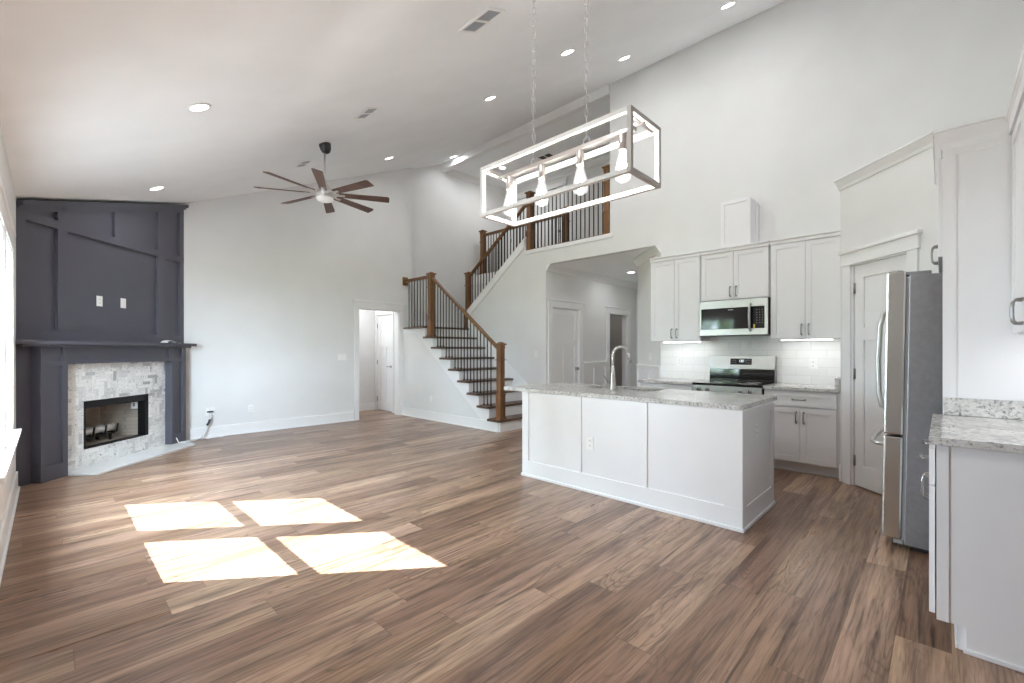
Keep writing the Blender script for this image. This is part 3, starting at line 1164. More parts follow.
b = MB(F45)
sL, sR = YBR - 0.30, 11.384 - YBR + 0.035
sL2, sR2 = sL, sR
tp = lambda s: zt(s, YBR) - 0.02
b.prism([(sL, 1.38), (sR, 1.38), (sR, tp(sR)), (sL, tp(sL))], 'y', YBP, YBP + 0.03)
b.prism([(sL, 0), (4.56, 0), (4.56, 1.38), (sL, 1.38)], 'y', YBR, YBP + 0.03)


def stile(s0, s1, z0=None, z1=None):
    a0 = 1.43 if z0 is None else z0
    t0 = tp(s0) - 0.01 if z1 is None else z1
    t1 = tp(s1) - 0.01 if z1 is None else z1
    b.prism([(s0, a0), (s1, a0), (s1, t1), (s0, t0)], 'y', YBR, YBP)


stile(sL, 4.498)
stile(4.813, 4.918)
stile(6.181, 6.315)
stile(6.595, sR)
stile(5.507, 5.607, 2.66)
b.prism([(sL, tp(sL) - 0.115), (sR, tp(sR) - 0.115), (sR, tp(sR)), (sL, tp(sL))], 'y', YBR, YBP)
b.prism([(sL, 2.612), (sR, 2.612), (sR, 2.700), (sL, 2.700)], 'y', YBR - 0.0008, YBP)
b.prism([(sL, 1.43), (sR, 1.43), (sR, 1.545), (sL, 1.545)], 'y', YBR - 0.0004, YBP)
b.build('chimney_breast', CHAR, fp)
b = MB(F45)
e = 0.045
b.prism([(sL + 0.02, tp(sL) - 0.045), (sR + 0.0, tp(sR) - 0.045), (sR + 0.0, tp(sR) + 0.002), (sL + 0.02, tp(sL) + 0.002)], 'y', YBR - e, YBR)
b.prism([(sL + 0.01, tp(sL) - 0.07), (sR, tp(sR) - 0.07), (sR, tp(sR) - 0.045), (sL + 0.01, tp(sL) - 0.045)], 'y', YBR - e * 0.45, YBR)
b.build('crown', CHAR, fp)

# mantel shelf
b = MB(F45)
b.prism([(4.205, 4.49), (6.63, 4.49), (6.63, 4.735), (4.43, 4.735)], 'z', 1.388, 1.428, 0.003)
b.prism([(4.32, 4.55), (6.60, 4.55), (6.60, 4.735), (4.44, 4.735)], 'z', 1.365, 1.388)
b.build('mantel_shelf', CHAR, fp)


def pilaster(s0, s1, p0, p1, q0, q1):
    b = MB(F45)
    r = 0.022
    b.box(s0, s1, YF + r, YBP, 0, 1.365)
    b.box(s0, p0, YF, YF + r, 0, 1.365); b.box(p1, s1, YF, YF + r, 0, 1.365)
    for a, c in ((0, 0.155), (1.167, 1.217), (1.355, 1.365)):
        b.box(p0, p1, YF, YF + r, a, c)
    b.build('pilaster', CHAR, fp)


pilaster(4.542, 4.818, 4.591, 4.764, 0, 0)
pilaster(6.302, 6.575, 6.345, 6.50, 0, 0)
b = MB(F45)
b.box(4.818, 6.302, YF + 0.022, YBP, 1.18, 1.365)
b.box(4.818, 6.302, YF, YF + 0.022, 1.18, 1.217); b.box(4.818, 6.302, YF, YF + 0.022, 1.355, 1.365)
b.box(4.818, 4.83, YF, YF + 0.022, 1.217, 1.355); b.box(6.27, 6.302, YF, YF + 0.022, 1.217, 1.355)
b.build('frieze', CHAR, fp)

# mosaic surround: herringbone of marble tiles clipped to the surround
OP = (5.095, 6.012, 0.213, 0.755)
TS0, TS1, TZ0, TZ1 = 4.818, 6.302, 0.02, 1.18
t = bmesh.new()
tw, tl, gp = 0.04, 0.12, 0.0016


def tile_quad(x0, z0, x1, z1):
    q = [t.verts.new((p[0], 0, p[1])) for p in ((x0 + gp, z0 + gp), (x1 - gp, z0 + gp), (x1 - gp, z1 - gp), (x0 + gp, z1 - gp))]
    t.faces.new(q)


u = tw
for i in range(-60, 100):
    for j in range(-40, 60):
        x = TS0 - 0.3 + (i + 0) * u
        z = TZ0 - 0.3 + j * u
        r = (i - j) % 6
        if r == 0:
            tile_quad(x, z, x + tl, z + tw)
        if r == 3:
            tile_quad(x, z - 2 * tw, x + tw, z + tw)


def clip(bmx, co, no):
    geom = list(bmx.verts) + list(bmx.edges) + list(bmx.faces)
    bmesh.ops.bisect_plane(bmx, geom=geom, plane_co=co, plane_no=no, clear_outer=True)


for co, no in (((TS0, 0, 0), (-1, 0, 0)), ((TS1, 0, 0), (1, 0, 0)), ((0, 0, TZ0), (0, 0, -1)), ((0, 0, TZ1), (0, 0, 1))):
    clip(t, co, no)
for co, no in (((OP[0], 0, 0), (-1, 0, 0)), ((OP[1], 0, 0), (1, 0, 0)), ((0, 0, OP[2]), (0, 0, -1)), ((0, 0, OP[3]), (0, 0, 1))):
    geom = list(t.verts) + list(t.edges) + list(t.faces)
    bmesh.ops.bisect_plane(t, geom=geom, plane_co=co, plane_no=no)
kill = []
for f in t.faces:
    c = f.calc_center_median()
    if OP[0] < c.x < OP[1] and OP[2] < c.z < OP[3]:
        kill.append(f)
bmesh.ops.delete(t, geom=kill, context='FACES')
res = bmesh.ops.extrude_face_region(t, geom=list(t.faces))
vs = [g for g in res['geom'] if isinstance(g, bmesh.types.BMVert)]
bmesh.ops.translate(t, verts=vs, vec=(0, -0.006, 0))
bmesh.ops.translate(t, verts=t.verts, vec=(0, YBR, 0))
bmesh.ops.recalc_face_normals(t, faces=t.faces)
b = MB(F45); b.absorb(t)
tile_o = b.build('tile_surround', MOSA, fp)
b = MB(F45)
for q in ((TS0, OP[0], 0, 1.18), (OP[1], TS1, 0, 1.18), (OP[0], OP[1], 0, OP[2]), (OP[0], OP[1], OP[3], 1.18)):
    b.box(q[0], q[1], YBR - 0.003, YBP + 0.03, q[2], q[3])
b.build('grout_bed', GROUT, tile_o)

b = MB(F45)
b.prism([(4.82, 4.31), (6.326, 4.31), (6.55, 4.60), (6.302, 4.609), (6.302, 4.704), (4.82, 4.704)], 'z', 0.0, 0.022, 0.003)
b.build('hearth', HEARTHM, fp)

# firebox
b = MB(F45)
fb = [(OP[0], 4.735), (OP[1], 4.735)]
b.box(OP[0], OP[0] + 0.03, YBR - 0.004, 4.80, OP[2], OP[3]); b.box(OP[1] - 0.055, OP[1], YBR - 0.004, 4.80, OP[2], OP[3])
b.box(OP[0], OP[1], YBR - 0.004, 4.80, OP[3] - 0.085, OP[3])
b.box(OP[0], OP[1], YBR - 0.003, 4.80, OP[2], OP[2] + 0.012)
b.build('firebox_frame', BLACKM, fp)
bx0, bx1, by1 = OP[0] + 0.14, OP[1] - 0.14, 5.22
b = MB(F45); b.box(bx0 - 0.02, bx1 + 0.02, by1, by1 + 0.03, OP[2] - 0.02, OP[3] + 0.05); b.build('firebox_back', FIREB, fp)
for (a, c) in ((OP[0], bx0), (OP[1], bx1)):
    b = MB(F45)
    s = -1 if a < c else 1
    b.prism([(a, 4.79), (c, by1), (c + s * 0.03, by1), (a + s * 0.03, 4.79)], 'z', OP[2] - 0.02, OP[3] + 0.05)
    b.build('firebox_side', FIREB2, fp)
b = MB(F45); b.prism([(OP[0], 4.79), (OP[1], 4.79), (bx1, by1), (bx0, by1)], 'z', OP[2] - 0.02, OP[2] + 0.005); b.build('firebox_floor', FIREB, fp)
b = MB(F45); b.prism([(OP[0], 4.79), (OP[1], 4.79), (bx1, by1), (bx0, by1)], 'z', OP[3] + 0.02, OP[3] + 0.05); b.build('firebox_top', BLACKM, fp)

gt = thing('fire_grate', 'black iron log grate standing inside the fireplace', 'grate', F45 @ Matrix.Translation((5.5, 5.0, OP[2])))
gz = OP[2] + 0.005
for yy in (4.90, 5.06):
    b = MB(F45); b.box(5.20, 5.72, yy - 0.008, yy + 0.008, gz + 0.07, gz + 0.086); b.build('rail', BLACKM, gt)
for sx in (5.22, 5.38, 5.54, 5.70):
    b = MB(F45); b.tube([(sx, 4.84, gz + 0.20), (sx, 4.855, gz + 0.10), (sx, 4.90, gz + 0.094), (sx, 5.06, gz + 0.094), (sx, 5.10, gz + 0.11), (sx, 5.115, gz + 0.17)], 0.011, 6); b.build('grate_bar', BLACKM, gt)
for sx in (5.26, 5.66):
    b = MB(F45); b.box(sx - 0.01, sx + 0.01, 4.888, 4.912, gz, gz + 0.072); b.build('leg', BLACKM, gt)
    b = MB(F45); b.box(sx - 0.01, sx + 0.01, 5.048, 5.072, gz, gz + 0.072); b.build('leg', BLACKM, gt)


def log(s0, s1, y, z, r, label):
    b = MB(F45)
    n = 9
    path = [(s0 + (s1 - s0) * i / (n - 1), y + 0.006 * math.sin(i * 1.9), z + 0.005 * math.sin(i * 2.7)) for i in range(n)]
    b.tube(path, r, 10, radii=[r * (0.9 + 0.12 * random.random()) for _ in range(n)])
    tag(b.build('ceramic_log', LOGM), label, 'log', 'pale logs on the fire grate')


log(5.19, 5.73, 4.925, gz + 0.145, 0.042, 'pale ceramic log at the front of the fire grate')
log(5.22, 5.70, 5.03, gz + 0.145, 0.040, 'pale ceramic log at the back of the fire grate')
tv = thing('control_box', 'small white box hanging on the brick side of the firebox', 'control box', F45 @ Matrix.Translation((5.90, 4.93, 0.62)))
b = MB(F45 @ Matrix.Translation((5.975, 4.84, 0.565)) @ Matrix.Rotation(math.atan2(by1 - 4.79, bx1 - OP[1]), 4, 'Z'))
b.box(-0.03, 0.04, 0.012, 0.04, 0.0, 0.105, 0.004); b.build('case', PLATE, tv)
b = MB(F45 @ Matrix.Translation((5.975, 4.84, 0.565)) @ Matrix.Rotation(math.atan2(by1 - 4.79, bx1 - OP[1]), 4, 'Z'))
b.box(-0.004, 0.014, 0.038, 0.043, 0.03, 0.075, 0.001); b.build('switch', GREYPL, tv)

# papers on the mantel
b = MB(F45)
for k, (s0, dy) in enumerate(((6.20, 4.60), (6.33, 4.62))):
    path = [(s0 + 0.16 * i / 8.0, dy, 1.431 + 0.035 * math.sin(PI * i / 8.0) * (1 - 0.3 * k)) for i in range(9)]
    for (p, q) in zip(path, path[1:]):
        b.prism([(p[0], p[2]), (q[0], q[2]), (q[0], q[2] + 0.002), (p[0], p[2] + 0.002)], 'y', dy, dy + 0.1)
tag(b.build('paper_sheets', PAPER), 'curled white papers lying on the right end of the mantel shelf', 'papers')


# ------------------------------------------------------------------ wall plates (local frame: wall face y=0, room -y)
def plate(kind, M, x, z, label, w=0.075, h=0.12, n=1, cat=None, group=None):
    t = thing('light_switch' if kind == 'switch' else 'wall_outlet' if kind == 'outlet' else 'blank_plate', label, cat or ('switch' if kind == 'switch' else 'outlet'), M @ Matrix.Translation((x, 0, z)), group)
    b = MB(M); b.box(x - w / 2, x + w / 2, -0.006, 0, z - h / 2, z + h / 2, 0.002); b.build('plate', PLATE, t)
    for i in range(n):
        cx = x + (i - (n - 1) / 2) * 0.046
        if kind == 'switch':
            b = MB(M); b.box(cx - 0.016, cx + 0.016, -0.010, -0.005, z - 0.033, z + 0.033, 0.0015); b.build('rocker', PLATE, t)
        elif kind == 'outlet':
            for dz in (-0.022, 0.022):
                b = MB(M); b.box(cx - 0.016, cx + 0.016, -0.0085, -0.005, z + dz - 0.015, z + dz + 0.015, 0.003)
                r = b.build('receptacle', PLATE, t)
                b = MB(M)
                b.box(cx - 0.008, cx - 0.005, -0.0089, -0.008, z + dz - 0.006, z + dz + 0.006); b.box(cx + 0.005, cx + 0.008, -0.0089, -0.008, z + dz - 0.006, z + dz + 0.006)
                b.build('slot', DARKPL, r)
    return t


MBK = frame(0, YB)
plate('switch', MBK, 3.80, 1.208, 'wide three gang switch plate beside the back wall doorway', 0.165, 0.12, 3)
plate('outlet', MBK, 1.715, 0.40, 'white outlet with a cable plugged in near the chimney base', 0.12, 0.12)
plate('outlet', MBK, 2.27, 0.39, 'white outlet in the middle of the back wall')
MST = Matrix.Translation((5.10, 0, 0)) @ Matrix.Rotation(-PI / 2, 4, 'Z')
plate('outlet', MST, -7.06, 0.40, 'white outlet on the wall below the stairs')
MK = Matrix.Translation((XK, 0, 0)) @ Matrix.Rotation(-PI / 2, 4, 'Z')
plate('switch', MK, -5.36, 1.27, 'white switch between the stairs and the hall opening')
plate('switch', frame(6.2, 2.96, 0, 45) @ Matrix.Rotation(PI, 4, 'Z'), -0.45, 1.23, 'white switch plate on the angled wall by the hall', 0.12, 0.12, 2)
plate('switch', MPASS, -8.37, 1.24, 'white switch beside the closet door in the passage')
MFP = F45 @ Matrix.Translation((0, YBP, 0))
plate('outlet', MFP, 5.332, 1.905, 'left white outlet on the charcoal chimney breast')
plate('switch', MFP, 5.66, 1.915, 'right white cable plate on the charcoal chimney breast')

# ------------------------------------------------------------------ cable
b = MB()
b.tube([(1.715, YB - 0.012, 0.375), (1.715, YB - 0.05, 0.34), (1.70, YB - 0.06, 0.27), (1.67, YB - 0.06, 0.18), (1.63, YB - 0.07, 0.09), (1.58, YB - 0.10, 0.03), (1.50, YB - 0.17, 0.012), (1.42, YB - 0.30, 0.032), (1.34, YB - 0.36, 0.034), (1.27, YB - 0.35, 0.036), (1.25, YB - 0.30, 0.10)], 0.008, 6)
b.tube([(1.70, YB - 0.012, 0.365), (1.70, YB - 0.04, 0.30), (1.66, YB - 0.07, 0.16), (1.60, YB - 0.09, 0.02), (1.66, YB - 0.13, 0.011), (1.78, YB - 0.11, 0.011), (1.86, YB - 0.13, 0.011)], 0.007, 6)
b.tube([(1.60, YB - 0.10, 0.011), (1.52, YB - 0.12, 0.011), (1.45, YB - 0.2, 0.03), (1.36, YB - 0.27, 0.032), (1.30, YB - 0.30, 0.034)], 0.007, 6)
cb = b.build('cable', CABLEW)
tag(cb, 'white cable hanging from the outlet onto the floor beside the hearth', 'cable')
b = MB(); b.tube([(1.70, YB - 0.066, 0.285), (1.685, YB - 0.066, 0.235), (1.66, YB - 0.066, 0.20)], 0.016, 8); b.build('adapter', DARKPL, cb)
b = MB(); b.box(1.675, 1.755, YB - 0.03, YB - 0.008, 0.385, 0.405, 0.003); b.build('plug', DARKPL, cb)


# ------------------------------------------------------------------ cabinets (local: x width, front -y, back +y)
def shaker(mb, x0, x1, z0, z1, yf, th=0.02, st=0.058, rec=0.009):
    mb.box(x0, x0 + st, yf, yf + th, z0, z1, 0.0012); mb.box(x1 - st, x1, yf, yf + th, z0, z1, 0.0012)
    mb.box(x0 + st, x1 - st, yf, yf + th, z1 - st, z1, 0.0012); mb.box(x0 + st, x1 - st, yf, yf + th, z0, z0 + st, 0.0012)
    mb.box(x0 + st - 0.004, x1 - st + 0.004, yf + rec, yf + th, z0 + st - 0.004, z1 - st + 0.004)


def pull(M, parent, x, z, yf, L=0.115, vert=True):
    b = MB(M)
    h = L / 2
    pr = 0.032
    pts = [(-h, 0.0), (-h, -0.022), (-h * 0.8, -pr), (-h * 0.35, -pr - 0.003), (h * 0.35, -pr - 0.003), (h * 0.8, -pr), (h, -0.022), (h, 0.0)]
    path = [((x, yf + d, z + a) if vert else (x + a, yf + d, z)) for a, d in pts]
    b.tube(path, 0.0055, 8, radii=[0.008, 0.0065, 0.006, 0.0055, 0.0055, 0.006, 0.0065, 0.008])
    for a in (-h, h):
        c = (x, yf, z + a) if vert else (x + a, yf, z)
        b.box(c[0] - 0.009, c[0] + 0.009, yf - 0.004, yf, c[2] - 0.009, c[2] + 0.009, 0.002)
    return b.build('handle', BRONZE, parent)


def cabinet(label, M, w, d, z0, z1, doors, drawers=(), toe=0.0, crown=None, hz='low', cat='cabinet', name='wall_cabinet', group=None, hand=True, sidecrown=True):
    """doors: list of (x0,x1,z0,z1,handle side)"""
    t = thing(name, label, cat, M @ Matrix.Translation((w / 2, d / 2, z0 if not toe else 0)), group)
    b = MB(M)
    b.box(0, w, 0.005, d, z0, z1)
    b.build('cabinet_body', CAB, t)
    if toe:
        b = MB(M); b.box(0.0, w, 0.075, d, 0, z0); b.box(0, w, 0.065, 0.075, 0, 0.018, 0.003); b.build('toe_kick', CAB, t)
    for (a, c, p, q, side) in doors:
        b = MB(M); shaker(b, a, c, p, q, -0.02); dd = b.build('door', CAB, t)
        hx = c - 0.032 if side == 'r' else a + 0.032
        if hand:
            pull(M, dd, hx, (p + 0.095) if hz == 'low' else (q - 0.105), -0.02)
    for (a, c, p, q) in drawers:
        b = MB(M); shaker(b, a, c, p, q, -0.02, st=0.04); dd = b.build('drawer', CAB, t)
        pull(M, dd, (a + c) / 2, (p + q) / 2, -0.02, vert=False)
    if crown:
        b = MB(M)
        cz, ch, cp = crown
        prof = [(0.0, cz - ch), (-0.012, cz - ch), (-cp * 0.5, cz - ch * 0.45), (-cp * 0.86, cz - ch * 0.3), (-cp, cz - ch * 0.28), (-cp, cz), (0.0, cz)]
        b.prism([(q[0] - 0.018, q[1]) for q in prof[:-1]] + [(d, cz), (d, cz - ch)], 'x', -0.0015, w + 0.0015)
        b.build('crown', CAB, t)
    return t


def MKF(y1, x=5.61):
    # local origin at the larger-y end of a unit on the kitchen wall, front plane at world x
    return Matrix.Translation((x, y1, 0)) @ Matrix.Rotation(-PI / 2, 4, 'Z')


# wall cabinets
M = MKF(1.452, 5.87); w = 1.452 - 0.752
cabinet('tall white wall cabinet above the counter right of the range', M, w, 0.325, 1.462, 2.56,
        [(0.006, w / 2 - 0.002, 1.466, 2.55, 'r'), (w / 2 + 0.002, w - 0.026, 1.466, 2.55, 'l')], crown=(2.612, 0.06, 0.028), group='white kitchen wall cabinets')
M = MKF(2.250, 5.87); w = 2.250 - 1.462
cabinet('short white wall cabinet directly above the microwave', M, w, 0.325, 1.955, 2.56,
        [(0.006, w / 2 - 0.002, 1.96, 2.55, 'r'), (w / 2 + 0.002, w - 0.006, 1.96, 2.55, 'l')], crown=(2.612, 0.06, 0.028), group='white kitchen wall cabinets')
M = MKF(2.945, 5.87); w = 2.945 - 2.257
cabinet('tall white wall cabinet nearest the hall opening', M, w, 0.325, 1.455, 2.56,
        [(0.006, w / 2 - 0.002, 1.46, 2.55, 'r'), (w / 2 + 0.002, w - 0.006, 1.46, 2.55, 'l')], crown=(2.612, 0.06, 0.028), group='white kitchen wall cabinets')
# duct chase
ch = thing('duct_cover', 'white panelled duct box standing on top of the middle wall cabinet', 'duct cover', frame(6.04, 1.845, 2.613))
b = MB(); b.box(5.90, 6.195, 1.675, 2.01, 2.613, 3.185); b.box(6.10, 6.197, 1.655, 1.675, 2.613, 3.15); b.build('case', CAB, ch)
M = MKF(2.015, 5.90); b = MB(M); shaker(b, 0.0, 0.345, 2.613, 3.19, -0.018, 0.018, 0.045); b.build('front_panel', CAB, ch)

# base cabinets
M = MKF(1.452, 5.612); w = 1.452 - 0.752
cabinet('white base cabinet with one drawer between the range and the pantry wall', M, w, 0.585, 0.112, 0.893,
        [(0.006, w / 2 - 0.002, 0.125, 0.71, 'r'), (w / 2 + 0.002, w - 0.03, 0.125, 0.71, 'l')], [(0.006, w - 0.03, 0.722, 0.872)], toe=1, hz='high', name='base_cabinet', group='white base cabinets')
M = MKF(2.975, 5.612); w = 2.975 - 2.247
cabinet('white base cabinet left of the range mostly hidden by the island', M, w, 0.585, 0.112, 0.893,
        [(0.02, w / 2 - 0.002, 0.125, 0.71, 'r'), (w / 2 + 0.002, w - 0.006, 0.125, 0.71, 'l')], [(0.02, w - 0.006, 0.722, 0.872)], toe=1, hz='high', name='base_cabinet', group='white base cabinets')
b = MB(); b.box(5.573, 6.19, 0.752, 1.455, 0.895, 0.93, 0.004)
ct = tag(b.build('countertop', GRAN), 'grey granite countertop right of the range', 'countertop', 'granite countertops')
b = MB(); b.box(5.585, 6.185, 0.752, 0.795, 0.931, 1.045, 0.003); b.build('side_splash', GRAN, ct)
b = MB(); b.box(5.573, 6.19, 2.247, 2.992, 0.895, 0.93, 0.004)
tag(b.build('countertop', GRAN), 'grey granite countertop left of the range', 'countertop', 'granite countertops')
b = MB(); b.box(6.19, 6.199, 0.78, 2.958, 0.93, 1.51)
o = b.build('backsplash', TILE)
tag(o, 'white subway tile backsplash behind the range', 'backsplash', None, 'structure')
MT = Matrix.Translation((6.19, 0, 0)) @ Matrix.Rotation(-PI / 2, 4, 'Z')
plate('outlet', MT, -2.68, 1.17, 'white outlet on the tiles left of the range')
plate('outlet', MT, -1.085, 1.17, 'white outlet on the tiles right of the range')
plate('switch', MT, -1.83, 1.405, 'small white plate on the tiles just below the microwave left', 0.07, 0.11)
plate('switch', MT, -1.70, 1.405, 'small white plate on the tiles just below the microwave right', 0.07, 0.11)


def under_light(label, x0, x1, y0, y1, z):
    t = thing('under_cabinet_light', label, 'light', frame((x0 + x1) / 2, (y0 + y1) / 2, z - 0.02), 'under cabinet strips')
    b = MB(); b.box(x0, x1, y0, y1, z - 0.012, z, 0.002); b.build('housing', PLATE, t)
    b = MB(); b.box(x0 + 0.005, x1 - 0.005, y0 + 0.005, y1 - 0.005, z - 0.02, z - 0.012, 0.002); b.build('led_strip', LEDM, t)
    area_light('strip_glow', ((x0 + x1) / 2, (y0 + y1) / 2, z - 0.024), (0, 0, -1), abs(x1 - x0), abs(y1 - y0), LED_W, (0.97, 0.985, 1.0))


under_light('glowing strip light below the wall cabinet nearest the hall', 5.93, 5.97, 2.29, 2.80, 1.455)
under_light('glowing strip light below the wall cabinet right of the range', 5.93, 5.97, 0.86, 1.36, 1.462)
under_light('strip light below the wall cabinet at the right edge', 2.95, 3.62, -0.44, -0.40, 1.41)


# ------------------------------------------------------------------ range
rg = thing('range', 'stainless electric range with black glass cooktop between the base cabinets', 'range', frame(5.88, 1.837, 0))
Y0, Y1 = 1.46, 2.24
b = MB(); b.box(5.60, 6.18, Y0, Y1, 0.06, 0.905); b.box(5.66, 6.1, Y0 + 0.02, Y1 - 0.02, 0.0, 0.06); b.build('oven_body', BLACKM, rg)
b = MB(); b.box(5.555, 6.10, Y0, Y1, 0.905, 0.932, 0.003); b.build('cooktop', BLKGLASS, rg)
b = MB(); b.box(5.565, 5.60, Y0 + 0.004, Y1 - 0.004, 0.79, 0.903, 0.004); b.build('control_fascia', STEEL, rg)
b = MB(); b.box(5.575, 5.60, Y0 + 0.006, Y1 - 0.006, 0.25, 0.782, 0.004); od = b.build('oven_door', STEEL, rg)
b = MB(); b.box(5.572, 5.576, Y0 + 0.12, Y1 - 0.12, 0.36, 0.66); b.build('oven_window', BLKGLASS, od)
b = MB(); b.tube([(5.575, Y0 + 0.06, 0.745), (5.535, Y0 + 0.06, 0.745), (5.53, Y0 + 0.09, 0.745), (5.53, Y1 - 0.09, 0.745), (5.535, Y1 - 0.06, 0.745), (5.575, Y1 - 0.06, 0.745)], 0.011, 8); b.build('handle', STEEL, od)
b = MB(); b.box(5.58, 5.60, Y0 + 0.006, Y1 - 0.006, 0.07, 0.242, 0.004); b.build('drawer', STEEL, rg)
for yk in (2.165, 2.065, 1.69, 1.59):
    b = MB()
    b.lathe([(0.024, 0), (0.024, 0.006), (0.019, 0.01), (0.017, 0.032), (0.001, 0.034)], (5.565, yk, 0.852), 16, Matrix.Rotation(-PI / 2, 4, 'Y'))
    kb = b.build('knob', STEEL, rg)
    b = MB(); b.box(5.525, 5.534, yk - 0.003, yk + 0.003, 0.836, 0.868); b.build('pointer', DARKPL, kb)
# sloped backguard
b = MB(); b.prism([(6.095, 1.10), (6.12, 1.258), (6.185, 1.258), (6.185, 0.932), (6.13, 0.932), (6.13, 1.10)], 'y', Y0, Y1, 0.004); bg_ = b.build('backguard', STEEL, rg)
b = MB(); b.box(6.10, 6.128, Y0 + 0.01, Y1 - 0.01, 0.934, 1.092, 0.003); b.build('vent_panel', BLKGLASS, rg)
th = math.atan2(0.025, 0.158)
MD = Matrix.Translation((6.1085, 1.845, 1.185)) @ Matrix.Rotation(th, 4, 'Y')
b = MB(MD); b.box(-0.004, 0.004, -0.125, 0.125, -0.04, 0.04, 0.002); dp_ = b.build('display', BLKGLASS, bg_)
b = MB(MD)
for (yc, segs) in ((0.022, 'bc'), (0.0, 'abgcd'), (-0.022, 'abcdef')):
    S = {'a': (-0.006, 0.006, 0.012, 0.0145), 'g': (-0.006, 0.006, -0.001, 0.0015), 'd': (-0.006, 0.006, -0.0145, -0.012), 'b': (-0.0075, -0.005, 0.0, 0.0135), 'c': (-0.0075, -0.005, -0.0135, 0.0), 'f': (0.005, 0.0075, 0.0, 0.0135), 'e': (0.005, 0.0075, -0.0135, 0.0)}
    for sg in segs:
        a = S[sg]
        b.box(-0.0046, -0.004, yc + a[0], yc + a[1], 0.008 + a[2], 0.008 + a[3])
b.build('digits', DISP, dp_)
b = MB(MD)
for yc in (0.105, 0.085, 0.062, -0.062, -0.085, -0.105):
    for zz in (0.012, -0.014):
        b.box(-0.0045, -0.004, yc - 0.006, yc + 0.006, zz - 0.002, zz + 0.002)
b.build('marking', MARKW, dp_)
for (cx, cy, r) in ((5.72, 1.65, 0.10), (5.72, 2.02, 0.08), (5.96, 1.65, 0.08), (5.96, 2.02, 0.10)):
    b = MB(); b.tube([(cx + r * math.cos(2 * PI * i / 32), cy + r * math.sin(2 * PI * i / 32), 0.9322) for i in range(32)], 0.0015, 4, True); b.build('burner_ring', MARKW, rg)

# ------------------------------------------------------------------ microwave
mw = thing('microwave', 'stainless over the range microwave with black glass door', 'microwave', frame(5.99, 1.838, 1.51))
A0, A1, Z0, Z1 = 1.457, 2.246, 1.512, 1.948
b = MB(); b.box(5.82, 6.188, A0, A1, Z0, Z1, 0.004); b.build('case', BLACKM, mw)
XF = 5.80
dspl = A0 + 0.165      # control section at the low-y end
b = MB(); b.box(XF, 5.82, A0 + 0.004, A1 - 0.004, Z1 - 0.098, Z1 - 0.002, 0.003); b.build('top_fascia', STEEL, mw)
b = MB(); b.box(XF, 5.82, A0 + 0.004, A1 - 0.004, Z0 + 0.002, Z0 + 0.078, 0.003); b.build('bottom_fascia', STEEL, mw)
b = MB(); b.box(XF, 5.82, A0 + 0.004, A0 + 0.04, Z0 + 0.078, Z1 - 0.098, 0.002); b.box(XF, 5.82, A1 - 0.022, A1 - 0.004, Z0 + 0.078, Z1 - 0.098, 0.002); b.build('side_fascia', STEEL, mw)
b = MB(); b.box(XF + 0.002, 5.82, dspl + 0.002, A1 - 0.022, Z0 + 0.078, Z1 - 0.098, 0.002); dr = b.build('door', BLKGLASS, mw)
b = MB(); b.box(XF + 0.0012, XF + 0.0022, dspl + 0.10, A1 - 0.06, Z0 + 0.11, Z1 - 0.15); b.build('door_window', BLKGLASS, dr)
b = MB(); b.box(XF + 0.001, XF + 0.0025, 1.84, 1.90, Z1 - 0.128, Z1 - 0.120); b.build('logo', MARKW, dr)
hy = dspl + 0.025
b = MB(); b.tube([(XF, hy, Z1 - 0.07), (XF - 0.035, hy, Z1 - 0.08), (XF - 0.048, hy, Z1 - 0.12), (XF - 0.055, hy, (Z0 + Z1) / 2), (XF - 0.048, hy, Z0 + 0.10), (XF - 0.035, hy, Z0 + 0.06), (XF, hy, Z0 + 0.05)], 0.013, 10); b.build('handle', STEEL, dr)
b = MB(); b.box(XF + 0.002, 5.82, A0 + 0.04, dspl - 0.002, Z0 + 0.078, Z1 - 0.098, 0.002); cp = b.build('control_panel', BLKGLASS, mw)
for r in range(6):
    for c in range(3):
        yc = A0 + 0.062 + 0.03 * c
        zz = Z1 - 0.14 - 0.031 * r
        b = MB(); b.box(XF + 0.0012, XF + 0.0022, yc - 0.005, yc + 0.005, zz - 0.003, zz + 0.003); b.build('key', MARKW, cp)
b = MB(); b.box(XF + 0.0008, XF + 0.0022, dspl - 0.024, dspl - 0.006, Z0 + 0.085, Z0 + 0.125); b.build('energy_label', YELLOW, cp)
b = MB()
for k in range(14):
    b.box(5.86, 6.10, A0 + 0.06 + 0.048 * k, A0 + 0.085 + 0.048 * k, Z0 - 0.004, Z0 + 0.001)
b.build('vent_grille', GREYPL, mw)

# ------------------------------------------------------------------ island
IX0, IX1, IY0, IY1, IZ = 3.502, 4.345, 1.047, 3.223, 0.882
isl = thing('island_cabinet', 'white panelled kitchen island base below the granite slab', 'island', frame(3.92, 2.13, 0))
b = MB()
b.box(IX0 + 0.0205, IX0 + 0.04, IY0 + 0.0205, IY1 - 0.0205, 0.0, IZ); b.box(IX1 - 0.019, IX1, IY0 + 0.0205, IY1 - 0.0205, 0.1, IZ)
b.box(IX0 + 0.04, IX1 - 0.019, IY0 + 0.0205, IY0 + 0.04, 0, IZ); b.box(IX0 + 0.04, IX1 - 0.019, IY1 - 0.04, IY1 - 0.0205, 0, IZ)
b.box(IX0 + 0.04, IX1 - 0.08, IY0 + 0.04, IY1 - 0.04, 0.1, 0.12)
b.build('cabinet_body', CAB, isl)
